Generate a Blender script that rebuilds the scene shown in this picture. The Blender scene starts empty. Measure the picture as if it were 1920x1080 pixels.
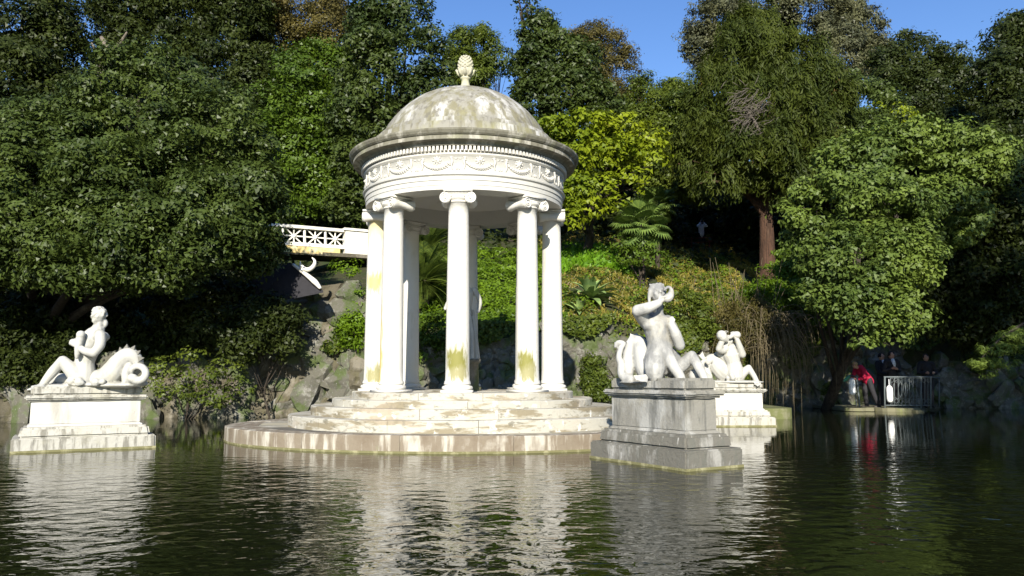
import bpy, bmesh, math, random
import numpy as np
from mathutils import Vector, Matrix, Euler, noise

random.seed(7)
rng = np.random.default_rng(7)
C = bpy.context.scene
COL = C.collection
R = math.radians
PI = math.pi

# ------------------------------------------------------------------ camera, light, exposure
F = 1500.0; HOR = 703.0; CAMZ = 1.10
PITCH = math.atan((HOR - 540) / F)
cd = bpy.data.cameras.new('camera')
cd.sensor_width = 36; cd.lens = 36 * F / 1920; cd.clip_start = 0.05; cd.clip_end = 3000
cam = bpy.data.objects.new('camera', cd); COL.objects.link(cam)
cam.location = (0, 0, CAMZ); cam.rotation_euler = (PI / 2 + PITCH, 0, 0)
C.camera = cam

SUN_EL = R(25); SUN_AZ = R(4)           # light travels towards +Y and a little to +X
world = bpy.data.worlds.new('World'); C.world = world; world.use_nodes = True
wn = world.node_tree.nodes; wl = world.node_tree.links
bg = wn['Background']; sky = wn.new('ShaderNodeTexSky'); sky.sky_type = 'NISHITA'
sky.sun_disc = False; sky.sun_elevation = SUN_EL; sky.sun_rotation = PI + SUN_AZ
sky.air_density = 1.0; sky.dust_density = 0.0; sky.ozone_density = 2.0
hs = wn.new('ShaderNodeHueSaturation'); hs.inputs['Hue'].default_value = .512; hs.inputs['Saturation'].default_value = 1.22
wl.new(sky.outputs[0], hs.inputs['Color']); wl.new(hs.outputs[0], bg.inputs[0]); bg.inputs[1].default_value = 0.10
sd = bpy.data.lights.new('sun', 'SUN'); sd.energy = 5.0; sd.angle = R(0.53); sd.color = (1, .94, .83)
sun = bpy.data.objects.new('sun', sd); COL.objects.link(sun)
dvec = Vector((math.sin(SUN_AZ) * math.cos(SUN_EL), math.cos(SUN_AZ) * math.cos(SUN_EL), -math.sin(SUN_EL)))
sun.rotation_euler = dvec.to_track_quat('-Z', 'Y').to_euler(); sun.location = (-3, -20, 15)
vs = C.view_settings
vs.view_transform = 'Standard'; vs.look = 'None'; vs.exposure = 0.9; vs.gamma = 1; vs.use_curve_mapping = False
C.render.engine = 'CYCLES'
C.cycles.max_bounces = 6; C.cycles.diffuse_bounces = 3; C.cycles.glossy_bounces = 3
C.cycles.transmission_bounces = 3; C.cycles.transparent_max_bounces = 4; C.cycles.use_denoising = True

# ------------------------------------------------------------------ helpers
cp, sp = math.cos(PITCH), math.sin(PITCH)
def at(px, py, Y):
    """world point seen at photo pixel px,py lying at distance Y in front of the camera"""
    dx = (px - 960) / F; dy = (540 - py) / F
    wy = cp - dy * sp; wz = sp + dy * cp
    k = Y / wy
    return Vector((dx * k, Y, CAMZ + wz * k))

WL = {}
def tag(o, label=None, cat=None, group=None, kind=None):
    if label: o['label'] = label
    if cat: o['category'] = cat
    if group: o['group'] = group
    if kind: o['kind'] = kind
    return o
def link(o, parent=None, loc=None):
    COL.objects.link(o)
    if parent is not None:
        o.parent = parent
        base = WL.get(parent.name, Vector())
    else: base = Vector()
    if loc is not None: o.location = Vector(loc) - base; WL[o.name] = Vector(loc)
    else: WL[o.name] = Vector(base)
    return o
def thing(name, loc, label, cat, group=None):
    o = bpy.data.objects.new(name, None); o.empty_display_size = .2
    link(o, None, loc); tag(o, label, cat, group); return o
def mesh_obj(name, verts, faces, mat, parent=None, smooth=False, origin=None, local=False):
    """verts in world coordinates unless local"""
    me = bpy.data.meshes.new(name)
    base = WL.get(parent.name, Vector()) if parent is not None else (Vector(origin) if origin is not None else Vector())
    if local: base = Vector()
    b = tuple(base)
    me.from_pydata([(v[0] - b[0], v[1] - b[1], v[2] - b[2]) for v in verts], [], faces)
    if smooth: me.polygons.foreach_set('use_smooth', [True] * len(me.polygons))
    if mat: me.materials.append(mat)
    me.update()
    o = bpy.data.objects.new(name, me)
    if parent is not None: link(o, parent)
    else: link(o, None, origin if origin is not None else (0, 0, 0))
    return o
class MB:
    def __init__(s): s.v = []; s.f = []
    def add(s, vs_, fs_):
        n = len(s.v); s.v += [tuple(v) for v in vs_]; s.f += [tuple(i + n for i in f) for f in fs_]
    def box(s, c, sz, u=(1, 0, 0), v=(0, 1, 0), w=(0, 0, 1), taper=1.0):
        c = Vector(c); u = Vector(u); v = Vector(v); w = Vector(w); vs_ = []
        for k in (-1, 1):
            t = taper if k > 0 else 1
            for i, j in ((-1, -1), (1, -1), (1, 1), (-1, 1)):
                vs_.append(c + u * i * sz[0] / 2 * t + v * j * sz[1] / 2 * t + w * k * sz[2] / 2)
        s.add(vs_, [(3, 2, 1, 0), (4, 5, 6, 7), (0, 1, 5, 4), (1, 2, 6, 5), (2, 3, 7, 6), (3, 0, 4, 7)])
    def tube(s, pts, rad, n=8, cap=True, sub=0, flat=1.0):
        pts = [Vector(p) for p in pts]
        if not hasattr(rad, '__len__'): rad = [rad] * len(pts)
        if sub: pts, rad = spline(pts, rad, sub)
        m = len(pts); up = None; vs_ = []
        for i in range(m):
            t = (pts[min(i + 1, m - 1)] - pts[max(i - 1, 0)])
            if t.length < 1e-9: t = Vector((0, 0, 1))
            t.normalize()
            if up is None:
                a = Vector((0, 0, 1)) if abs(t.z) < .9 else Vector((1, 0, 0))
                up = (a - t * a.dot(t)).normalized()
            else:
                up = (up - t * up.dot(t))
                up = up.normalized() if up.length > 1e-6 else Vector((1, 0, 0))
            b = t.cross(up)
            for k in range(n):
                a = 2 * PI * k / n
                vs_.append(pts[i] + (up * math.cos(a) * flat + b * math.sin(a)) * rad[i])
        fs_ = []
        for i in range(m - 1):
            for k in range(n):
                k2 = (k + 1) % n
                fs_.append((i * n + k, i * n + k2, (i + 1) * n + k2, (i + 1) * n + k))
        if cap:
            fs_.append(tuple(range(n - 1, -1, -1))); fs_.append(tuple((m - 1) * n + k for k in range(n)))
        s.add(vs_, fs_)
    def ell(s, c, r, n=14, rot=None):
        c = Vector(c)
        if not hasattr(r, '__len__'): r = (r, r, r)
        m = n // 2; vs_ = []; rot = rot or Matrix.Identity(3)
        for i in range(1, m):
            ph = PI * i / m
            for k in range(n):
                a = 2 * PI * k / n
                vs_.append(c + rot @ Vector((r[0] * math.sin(ph) * math.cos(a), r[1] * math.sin(ph) * math.sin(a), r[2] * math.cos(ph))))
        top = len(vs_); vs_.append(c + rot @ Vector((0, 0, r[2]))); vs_.append(c + rot @ Vector((0, 0, -r[2])))
        fs_ = []
        for i in range(m - 2):
            for k in range(n):
                k2 = (k + 1) % n
                fs_.append((i * n + k, (i + 1) * n + k, (i + 1) * n + k2, i * n + k2))
        for k in range(n):
            fs_.append((top, k, (k + 1) % n)); fs_.append((top + 1, (m - 2) * n + (k + 1) % n, (m - 2) * n + k))
        s.add(vs_, fs_)
    def lathe(s, prof, c=(0, 0), n=96, a0=0, a1=2 * PI, sx=1, sy=1):
        full = abs(a1 - a0 - 2 * PI) < 1e-6; cols = n if full else n + 1; vs_ = []
        for (r, z) in prof:
            for k in range(cols):
                a = a0 + (a1 - a0) * k / n
                vs_.append((c[0] + r * sx * math.cos(a), c[1] + r * sy * math.sin(a), z))
        fs_ = []
        for i in range(len(prof) - 1):
            for k in range(n):
                k2 = (k + 1) % cols
                fs_.append((i * cols + k, i * cols + k2, (i + 1) * cols + k2, (i + 1) * cols + k))
        s.add(vs_, fs_)
    def limb(s, pts, rad, n=12, sub=4):
        """rounded tapered limb for bodies"""
        s.tube(pts, rad, n, True, sub)
        s.ell(pts[0], rad[0], 10); s.ell(pts[-1], rad[-1], 10)
    def build(s, name, mat, parent=None, smooth=False, origin=None, local=False):
        return mesh_obj(name, s.v, s.f, mat, parent, smooth, origin, local)
def spline(pts, rad, sub):
    P = []; Q = []; n = len(pts)
    for i in range(n - 1):
        p0 = pts[max(i - 1, 0)]; p1 = pts[i]; p2 = pts[i + 1]; p3 = pts[min(i + 2, n - 1)]
        for k in range(sub):
            t = k / sub
            P.append(0.5 * ((2 * p1) + (p2 - p0) * t + (2 * p0 - 5 * p1 + 4 * p2 - p3) * t * t + (3 * p1 - p0 - 3 * p2 + p3) * t ** 3))
            Q.append(rad[i] * (1 - t) + rad[i + 1] * t)
    P.append(pts[-1]); Q.append(rad[-1]); return P, Q
def remeshed(mb, voxel, smooth=3):
    """union of all pieces into one continuous surface"""
    me = bpy.data.meshes.new('tmp'); me.from_pydata(mb.v, [], mb.f); me.update()
    o = bpy.data.objects.new('tmp', me); COL.objects.link(o)
    m = o.modifiers.new('r', 'REMESH'); m.mode = 'VOXEL'; m.voxel_size = voxel; m.use_smooth_shade = True
    s = o.modifiers.new('s', 'SMOOTH'); s.iterations = smooth; s.factor = .5
    dg = bpy.context.evaluated_depsgraph_get(); ev = o.evaluated_get(dg)
    out = bpy.data.meshes.new_from_object(ev)
    bpy.data.objects.remove(o); bpy.data.meshes.remove(me)
    return out
def body_obj(name, mb, mat, parent, voxel, smooth=3):
    b = WL.get(parent.name, Vector()) if parent is not None else Vector()
    mb.v = [(v[0] - b[0], v[1] - b[1], v[2] - b[2]) for v in mb.v]
    me = remeshed(mb, voxel, smooth); me.name = name; me.materials.clear(); me.materials.append(mat)
    me.polygons.foreach_set('use_smooth', [True] * len(me.polygons))
    o = bpy.data.objects.new(name, me); return link(o, parent)

# ------------------------------------------------------------------ materials
def new_mat(name):
    m = bpy.data.materials.new(name); m.use_nodes = True
    nt = m.node_tree; return m, nt, nt.nodes['Principled BSDF']
def N(nt, typ, **kw):
    n = nt.nodes.new(typ)
    for k, v in kw.items(): setattr(n, k, v)
    return n
def noise_fac(nt, scale, stretch=(1, 1, 1), detail=5, rough=.6, lo=.4, hi=.6, coord='Object', dist=0):
    tc = N(nt, 'ShaderNodeTexCoord'); mp = N(nt, 'ShaderNodeMapping'); mp.inputs['Scale'].default_value = stretch
    if coord == 'World':
        g = N(nt, 'ShaderNodeNewGeometry'); nt.links.new(g.outputs['Position'], mp.inputs[0])
    else: nt.links.new(tc.outputs[coord], mp.inputs[0])
    nz = N(nt, 'ShaderNodeTexNoise'); nz.inputs['Scale'].default_value = scale
    nz.inputs['Detail'].default_value = detail; nz.inputs['Roughness'].default_value = rough
    nz.inputs['Distortion'].default_value = dist
    nt.links.new(mp.outputs[0], nz.inputs['Vector'])
    mr = N(nt, 'ShaderNodeMapRange'); mr.inputs[1].default_value = lo; mr.inputs[2].default_value = hi
    nt.links.new(nz.outputs['Fac'], mr.inputs[0]); return mr.outputs[0]
def mixc(nt, fac, a, b):
    m = N(nt, 'ShaderNodeMix', data_type='RGBA')
    for sock, val in ((m.inputs[0], fac), (m.inputs[6], a), (m.inputs[7], b)):
        if hasattr(val, 'links') or hasattr(val, 'is_output'): nt.links.new(val, sock)
        elif isinstance(val, (int, float)): sock.default_value = val
        else: sock.default_value = (*val, 1)
    return m.outputs[2]
def mul(nt, a, b):
    m = N(nt, 'ShaderNodeMath', operation='MULTIPLY')
    for s_, v in ((m.inputs[0], a), (m.inputs[1], b)):
        if isinstance(v, (int, float)): s_.default_value = v
        else: nt.links.new(v, s_)
    return m.outputs[0]
def bump(nt, bs, h, strength, dist):
    b = N(nt, 'ShaderNodeBump'); b.inputs['Strength'].default_value = strength; b.inputs['Distance'].default_value = dist
    nt.links.new(h, b.inputs['Height']); nt.links.new(b.outputs[0], bs.inputs['Normal'])
def stone_mat(name, base, layers, rough=.75, bscale=18, bdist=.012, moss=None, coord='World', hollow_tone=None):
    """layers: (colour, scale, stretch, lo, hi, amount)"""
    m, nt, bs = new_mat(name); col = base
    for (c, sc, st, lo, hi, amt) in layers:
        f = noise_fac(nt, sc, st, lo=lo, hi=hi, coord=coord)
        col = mixc(nt, mul(nt, f, amt), col, c)
    if hollow_tone:                                    # darker tone in hollows and folds
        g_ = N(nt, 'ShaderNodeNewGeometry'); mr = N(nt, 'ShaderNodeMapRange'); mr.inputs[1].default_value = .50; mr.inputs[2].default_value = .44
        nt.links.new(g_.outputs['Pointiness'], mr.inputs[0]); col = mixc(nt, mul(nt, mr.outputs[0], .8), col, hollow_tone)
    if moss:                                     # (local centre, radii, colour): a patch of growth on the stone
        for (cc, rr, mc) in moss:
            tc = N(nt, 'ShaderNodeTexCoord'); mp = N(nt, 'ShaderNodeMapping'); mp.vector_type = 'TEXTURE'
            mp.inputs['Location'].default_value = cc; mp.inputs['Scale'].default_value = rr
            nt.links.new(tc.outputs['Object'], mp.inputs[0])
            ln = N(nt, 'ShaderNodeVectorMath', operation='LENGTH'); nt.links.new(mp.outputs[0], ln.inputs[0])
            ad = N(nt, 'ShaderNodeMath', operation='ADD'); nt.links.new(ln.outputs['Value'], ad.inputs[0])
            nf = noise_fac(nt, 14, (1.3, 1.3, .3), lo=.35, hi=.65)
            nt.links.new(mul(nt, nf, .7), ad.inputs[1])
            mr = N(nt, 'ShaderNodeMapRange'); mr.inputs[1].default_value = 1.45; mr.inputs[2].default_value = .85
            nt.links.new(ad.outputs[0], mr.inputs[0])
            col = mixc(nt, mr.outputs[0], col, mc)
    if isinstance(col, tuple): bs.inputs['Base Color'].default_value = (*col, 1)
    else: nt.links.new(col, bs.inputs['Base Color'])
    bs.inputs['Roughness'].default_value = rough; bs.inputs['Specular IOR Level'].default_value = .25
    bump(nt, bs, noise_fac(nt, bscale, lo=0, hi=1, detail=7, rough=.7, coord=coord), .6, bdist)
    return m
V = (1, 1, .16)
M = {}
M['marble'] = stone_mat('marble', (.58, .56, .51), [((.55, .52, .42), 2.0, V, .5, .72, .45), ((.6, .56, .4), 1.1, (1, 1, .4), .55, .7, .4), ((.40, .37, .28), 5, (1.3, 1.3, .3), .6, .72, .45)], rough=.6)
M['statue_marble'] = stone_mat('statue_marble', (.40, .393, .365), [((.15, .15, .145), 3.2, (1, 1, .55), .47, .60, .75), ((.62, .54, .36), 2.3, (1, 1, .5), .56, .7, .35), ((.24, .24, .23), 8, (1, 1, .5), .6, .72, .45)], rough=.65, bscale=40, bdist=.006, hollow_tone=(.10, .095, .075))
M['statue_marble_white'] = stone_mat('statue_marble_white', (.42, .41, .37), [((.30, .295, .26), 3.5, (1, 1, .5), .5, .66, .7), ((.6, .55, .38), 5, V, .58, .72, .35), ((.33, .32, .28), 10, (1, 1, .5), .62, .74, .5)], rough=.65, bscale=40, bdist=.006, hollow_tone=(.10, .095, .075))
M['dome_stone'] = stone_mat('dome_stone', (.24, .228, .19), [((.46, .45, .42), 2.2, (1, 1, .5), .46, .60, .9), ((.17, .155, .09), 3.0, (2, 2, .22), .48, .60, .85), ((.13, .12, .095), 9, (1.2, 1.2, .25), .52, .64, .8), ((.28, .27, .11), 1.3, (1, 1, 1), .55, .68, .4), ((.17, .16, .13), 24, (1, 1, .5), .58, .68, .4)], rough=.8, bscale=25, bdist=.012)
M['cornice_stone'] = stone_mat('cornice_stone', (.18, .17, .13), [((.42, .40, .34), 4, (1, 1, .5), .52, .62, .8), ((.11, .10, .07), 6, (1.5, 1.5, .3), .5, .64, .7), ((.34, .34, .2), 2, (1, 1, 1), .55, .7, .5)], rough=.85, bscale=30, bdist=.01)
M['frieze_marble'] = stone_mat('frieze_marble', (.50, .485, .44), [((.5, .47, .40), 5, (1.4, 1.4, .3), .56, .7, .5), ((.42, .40, .34), 16, (1, 1, 1), .6, .7, .5)], rough=.6)
M['finial_stone'] = stone_mat('finial_stone', (.40, .38, .29), [((.40, .40, .2), 5, (1, 1, .6), .48, .65, .6), ((.3, .28, .2), 14, (1, 1, 1), .55, .7, .6)], rough=.8)
M['step_stone'] = stone_mat('step_stone', (.40, .38, .32), [((.20, .165, .10), 2.2, (.6, .6, 3), .50, .58, .85), ((.13, .12, .09), 7, (1, 1, 2), .56, .66, .7), ((.5, .42, .33), 1.2, (1, 1, 1), .5, .65, .5), ((.8, .78, .73), 5, (1, 1, 1), .6, .7, .7)], rough=.8, bscale=22, bdist=.02)
M['plate_stone'] = stone_mat('plate_stone', (.20, .165, .12), [((.46, .43, .36), 6, (1, 1, .12), .5, .60, .85), ((.15, .115, .08), 3.5, (1, 1, .5), .5, .66, .7), ((.5, .47, .4), 2, (1, 1, 1), .56, .68, .5), ((.2, .19, .12), 15, (1, 1, .3), .6, .72, .6)], rough=.85, bscale=20, bdist=.02)
M['plate_top'] = stone_mat('plate_top', (.30, .275, .21), [((.6, .57, .5), 2.5, (1, 1, 1), .5, .65, .7), ((.28, .25, .19), 5, (1, 1, 1), .55, .7, .6)], rough=.85)
M['pedestal_grey_shade'] = stone_mat('pedestal_grey_shade', (.225, .215, .185), [((.36, .355, .33), 2.2, (1, 1, .45), .5, .60, .85), ((.095, .095, .085), 5, (1.4, 1.4, .2), .53, .64, .7), ((.38, .35, .26), 1.6, (1, 1, .6), .55, .7, .5), ((.13, .13, .11), 11, (1, 1, .5), .62, .7, .6)], rough=.85, bscale=26, bdist=.02)  # grey base has tree shade mixed into its colour, besides the streaks
M['pedestal_dark_shade'] = stone_mat('pedestal_dark_shade', (.14, .132, .11), [((.32, .31, .28), 3.5, (1, 1, .4), .52, .62, .8), ((.12, .12, .10), 7, (1.4, 1.4, .3), .52, .64, .7), ((.5, .48, .44), 12, (1, 1, .3), .64, .7, .7)], rough=.85, bscale=26, bdist=.025)  # foot stone: stains plus shade put into the dark base colour
M['pedestal_white'] = stone_mat('pedestal_white', (.50, .485, .44), [((.28, .26, .21), 3, (1.2, 1.2, .25), .55, .68, .55), ((.6, .56, .42), 6, (1, 1, .3), .6, .7, .5)], rough=.75, bscale=26, bdist=.012)
M['pedestal_stained'] = stone_mat('pedestal_stained', (.40, .385, .335), [((.17, .16, .13), 6, (1.6, 1.6, .25), .5, .60, .85), ((.38, .36, .28), 2.5, (1, 1, 1), .54, .66, .6), ((.17, .16, .14), 13, (1.6, 1.6, .3), .6, .68, .6)], rough=.85, bscale=26, bdist=.02)
M['algae'] = stone_mat('algae', (.16, .15, .07), [((.3, .28, .16), 8, (1, 1, 1), .5, .62, .8)], rough=.9)
M['joint'] = stone_mat('joint', (.12, .11, .09), [], rough=.95)
M['rock'] = stone_mat('rock', (.11, .104, .082), [((.25, .24, .21), 4, (1, 1, 1), .5, .6, .8), ((.10, .10, .07), 7, (1, 1, 1), .52, .62, .8), ((.06, .085, .02), 2, (1, 1, 1), .49, .58, .85), ((.32, .31, .29), 20, (1, 1, 1), .62, .7, .7)], rough=.95, bscale=14, bdist=.06)
M['rock_brown'] = stone_mat('rock_brown', (.10, .088, .06), [((.20, .18, .14), 2, (1, 1, 1), .5, .6, .8), ((.10, .09, .05), 5, (1, 1, .6), .52, .62, .8), ((.11, .14, .04), 1.5, (1, 1, 1), .56, .66, .7)], rough=.95, bscale=9, bdist=.08)
M['soil'] = stone_mat('soil', (.040, .042, .018), [((.030, .048, .012), 1.5, (1, 1, 1), .45, .6, .9), ((.09, .075, .045), 5, (1, 1, 1), .55, .7, .6)], rough=1, bscale=4, bdist=.15)
M['bank'] = stone_mat('bank', (.08, .075, .05), [((.05, .07, .025), 3, (1, 1, 1), .45, .6, .8)], rough=1, bscale=5, bdist=.1)
M['white_render'] = stone_mat('white_render', (.72, .69, .60), [((.5, .46, .36), 4, V, .55, .7, .5)], rough=.85)
M['ochre'] = stone_mat('ochre', (.62, .48, .2), [((.7, .62, .4), 3, (1, 1, 1), .5, .62, .7)], rough=.9)
M['bark'] = stone_mat('bark', (.05, .04, .03), [((.025, .02, .014), 6, (2, 2, .3), .45, .6, .8), ((.16, .14, .11), 3, (1, 1, .5), .58, .7, .5)], rough=.95, bscale=10, bdist=.05)
M['bark_red'] = stone_mat('bark_red', (.075, .04, .025), [((.03, .018, .012), 6, (3, 3, .2), .45, .6, .8), ((.14, .085, .055), 5, (3, 3, .3), .58, .7, .5)], rough=.95, bscale=10, bdist=.06)
M['bark_pale'] = stone_mat('bark_pale', (.15, .125, .095), [((.12, .1, .08), 5, (2, 2, .3), .5, .65, .7)], rough=.95)
M['twig'] = stone_mat('twig', (.13, .105, .06), [], rough=.9)
M['twig_grey'] = stone_mat('twig_grey', (.13, .11, .09), [], rough=.9)
M['iron'] = stone_mat('iron', (.12, .14, .145), [((.09, .08, .07), 20, (1, 1, 1), .55, .65, .6)], rough=.6, bscale=60, bdist=.002)
M['rail_red'] = stone_mat('rail_red', (.16, .05, .035), [], rough=.8)
M['slab'] = stone_mat('slab', (.17, .16, .10), [((.16, .17, .07), 3, (1, 1, 1), .48, .62, .8)], rough=.9)
M['moss_slab'] = stone_mat('moss_slab', (.12, .13, .05), [((.2, .19, .12), 3, (1, 1, 1), .5, .64, .7)], rough=.95)
def plain(name, c, rough=.8, spec=.3):
    m, nt, bs = new_mat(name)
    f = noise_fac(nt, 12, lo=.3, hi=.7)
    nt.links.new(mixc(nt, f, tuple(x * .8 for x in c), tuple(min(1, x * 1.15) for x in c)), bs.inputs['Base Color'])
    bs.inputs['Roughness'].default_value = rough; bs.inputs['Specular IOR Level'].default_value = spec
    return m
M['fender'] = plain('fender_plastic', (.82, .82, .8), .35)
M['skin'] = plain('skin', (.46, .27, .19), .55)
M['coat_red'] = plain('red_cloth', (.42, .012, .05))
M['cloth_dark'] = plain('dark_cloth', (.025, .024, .028))
M['cloth_grey'] = plain('grey_cloth', (.10, .105, .11))
M['cloth_white'] = plain('white_cloth', (.75, .76, .78))
M['cloth_green'] = plain('green_cloth', (.10, .36, .22))
M['hair_dark'] = plain('dark_hair', (.02, .014, .01), .5)
M['hair_fair'] = plain('fair_hair', (.34, .23, .10), .5)
M['shoe'] = plain('shoe', (.04, .035, .03), .5)
M['phone'] = plain('black_plastic', (.02, .02, .02), .3)

def leaf_mat(name, a, b, c=None, rough=.45, trans=.25, spec=.5):
    """colour varies leaf by leaf (a to b), a few leaves take c"""
    a = tuple(x * .9 for x in a); b = tuple(x * y for x, y in zip(b, (1.85, 1.55, .95)))
    m, nt, bs = new_mat(name)
    at_ = N(nt, 'ShaderNodeAttribute'); at_.attribute_name = 'tint'
    patch = noise_fac(nt, .45, lo=.35, hi=.65, coord='World', detail=3)
    ad = N(nt, 'ShaderNodeMath', operation='ADD'); nt.links.new(mul(nt, at_.outputs['Fac'], .6), ad.inputs[0]); nt.links.new(mul(nt, patch, .4), ad.inputs[1])
    col = mixc(nt, ad.outputs[0], a, b)
    if c:
        g = N(nt, 'ShaderNodeMath', operation='GREATER_THAN'); g.inputs[1].default_value = .93
        nt.links.new(at_.outputs['Fac'], g.inputs[0]); col = mixc(nt, g.outputs[0], col, tuple(x * .75 for x in c))
    nt.links.new(col, bs.inputs['Base Color'])
    bs.inputs['Roughness'].default_value = rough; bs.inputs['Specular IOR Level'].default_value = spec
    tr = N(nt, 'ShaderNodeBsdfTranslucent'); nt.links.new(col, tr.inputs[0])
    mx = N(nt, 'ShaderNodeMixShader'); mx.inputs[0].default_value = trans
    nt.links.new(bs.outputs[0], mx.inputs[1]); nt.links.new(tr.outputs[0], mx.inputs[2])
    nt.links.new(mx.outputs[0], nt.nodes['Material Output'].inputs[0])
    return m
L = {}
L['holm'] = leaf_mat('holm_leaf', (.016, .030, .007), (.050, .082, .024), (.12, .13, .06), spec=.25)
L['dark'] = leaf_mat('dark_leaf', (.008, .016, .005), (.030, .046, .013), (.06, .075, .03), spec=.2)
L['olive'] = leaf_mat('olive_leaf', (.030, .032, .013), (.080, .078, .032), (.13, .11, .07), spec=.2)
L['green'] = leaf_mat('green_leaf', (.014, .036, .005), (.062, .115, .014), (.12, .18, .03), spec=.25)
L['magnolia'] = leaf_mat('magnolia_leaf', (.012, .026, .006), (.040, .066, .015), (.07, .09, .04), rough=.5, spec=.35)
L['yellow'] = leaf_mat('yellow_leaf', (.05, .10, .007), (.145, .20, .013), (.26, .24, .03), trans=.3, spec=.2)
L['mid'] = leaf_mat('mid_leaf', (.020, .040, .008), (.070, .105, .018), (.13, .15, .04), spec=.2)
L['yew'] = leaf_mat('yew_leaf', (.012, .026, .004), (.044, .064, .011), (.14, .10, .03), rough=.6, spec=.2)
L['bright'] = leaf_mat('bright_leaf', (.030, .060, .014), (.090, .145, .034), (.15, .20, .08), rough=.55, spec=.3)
L['grey'] = leaf_mat('grey_leaf', (.035, .045, .030), (.085, .10, .070), (.14, .14, .11), spec=.2)
L['ivy'] = leaf_mat('ivy_leaf', (.035, .075, .006), (.095, .18, .014), (.22, .33, .04), trans=.35, spec=.2)
L['grass'] = leaf_mat('grass_blade', (.10, .11, .020), (.19, .18, .055), (.26, .2, .12), spec=.2)
L['strap'] = leaf_mat('strap_leaf', (.035, .10, .006), (.085, .20, .014), None, trans=.35, spec=.2)
L['cycad'] = leaf_mat('cycad_leaf', (.03, .06, .014), (.085, .13, .03), None, rough=.4, spec=.3)
L['palm'] = leaf_mat('palm_leaf', (.045, .09, .025), (.11, .18, .055), None, rough=.4, spec=.3)
L['agave'] = leaf_mat('agave_leaf', (.10, .18, .07), (.17, .26, .12), None, rough=.5, trans=.1, spec=.3)
L['cedar'] = leaf_mat('cedar_leaf', (.035, .075, .02), (.09, .14, .035), None, spec=.2)

# ------------------------------------------------------------------ ground
def lerp_tab(tab, x):
    if x <= tab[0][0]: return tab[0][1]
    for (a, b), (c, d) in zip(tab, tab[1:]):
        if x <= c: return b + (d - b) * (x - a) / (c - a)
    return tab[-1][1]
SH = [(-40, 6), (-18, 10), (-14, 17), (-10, 20.5), (-6, 21.5), (-3, 21.2), (0, 22), (4, 22.8), (7, 24.5), (8.5, 27.2), (14, 27.6), (17, 26), (22, 20), (30, 8), (40, 4)]
def shore(x): return lerp_tab(SH, x)
def wallh(x): return lerp_tab([(-12, 1.2), (-6, 2.6), (0, 2.3), (3, 2.6), (6, 2.2), (9, 3.0), (14, 3.0), (20, 1.5)], x)
def ground(x, y, fine=True):
    t = y - shore(x)
    if y < -1.2:
        return min(.35, (-1.2 - y) * .6)
    if t < 0: return -.9
    w = wallh(x)
    if t < .7: z = -.9 + (w + .9) * (t / .7)
    else:
        s = t - .7
        z = w + lerp_tab([(0, 0), (5, 2.0), (11, 3.9), (19, 5.3), (23, 5.5), (40, 12.5), (60, 16), (400, 40)], s) * (1 + .12 * math.sin(x * .12 + 1))
    if fine: z += .22 * noise.noise(Vector((x * .5, y * .5, 0))) * min(1, max(0, t)) + .08 * noise.noise(Vector((x * 1.7, y * 1.7, 3)))
    return z
def axis(segs):
    out = []
    for a, b, n in segs: out += [a + (b - a) * i / n for i in range(n)]
    return out + [segs[-1][1]]
gx = axis([(-600, -60, 8), (-60, -24, 18), (-24, 24, 160), (24, 60, 18), (60, 600, 8)])
gy = axis([(-600, -30, 8), (-30, -3, 10), (-3, 3, 6), (3, 18, 30), (18, 50, 130), (50, 110, 40), (110, 900, 14)])
mb = MB(); nx = len(gx)
for y in gy:
    for x in gx: mb.v.append((x, y, ground(x, y)))
for j in range(len(gy) - 1):
    for i in range(nx - 1): mb.f.append((j * nx + i, j * nx + i + 1, (j + 1) * nx + i + 1, (j + 1) * nx + i))
g = mb.build('terrain', M['soil'], smooth=True); tag(g, kind='structure', label='wooded hillside rising behind the pond')

# ------------------------------------------------------------------ water
m, nt, bs = new_mat('pond_water'); M['water'] = m
bs.inputs['Base Color'].default_value = (.007, .009, .003, 1); bs.inputs['Roughness'].default_value = .025
bs.inputs['IOR'].default_value = 1.333; bs.inputs['Specular IOR Level'].default_value = .5
n1 = noise_fac(nt, 1.0, (4.6, 5.4, 1), lo=0, hi=1, detail=1, rough=.4, dist=.5, coord='World')
n2 = noise_fac(nt, 1.0, (12, 17, 1), lo=0, hi=1, detail=1.5, rough=.5, dist=.6, coord='World')
patch = noise_fac(nt, .35, (1, 1, 1), lo=.38, hi=.62, detail=2, coord='World')
geo = N(nt, 'ShaderNodeNewGeometry'); sx = N(nt, 'ShaderNodeSeparateXYZ'); nt.links.new(geo.outputs['Position'], sx.inputs[0])
near = N(nt, 'ShaderNodeMapRange'); near.inputs[1].default_value = 12.0; near.inputs[2].default_value = 6.5
near.inputs[3].default_value = .10; near.inputs[4].default_value = 1.0
nt.links.new(sx.outputs[1], near.inputs[0])
pa = N(nt, 'ShaderNodeMapRange'); pa.inputs[3].default_value = .35; pa.inputs[4].default_value = 1.0; nt.links.new(patch, pa.inputs[0])
ad = N(nt, 'ShaderNodeMath', operation='ADD'); nt.links.new(n1, ad.inputs[0]); nt.links.new(mul(nt, n2, .26), ad.inputs[1])
hh = mul(nt, ad.outputs[0], mul(nt, near.outputs[0], pa.outputs[0]))
bump(nt, bs, hh, 1.0, .026)
wv = [(-45, -1.6, 0), (45, -1.6, 0), (45, 32, 0), (-45, 32, 0)]
w = mesh_obj('pond_water', wv, [(0, 1, 2, 3)], M['water']); tag(w, kind='structure', label='dark rippled pond water')

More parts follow.
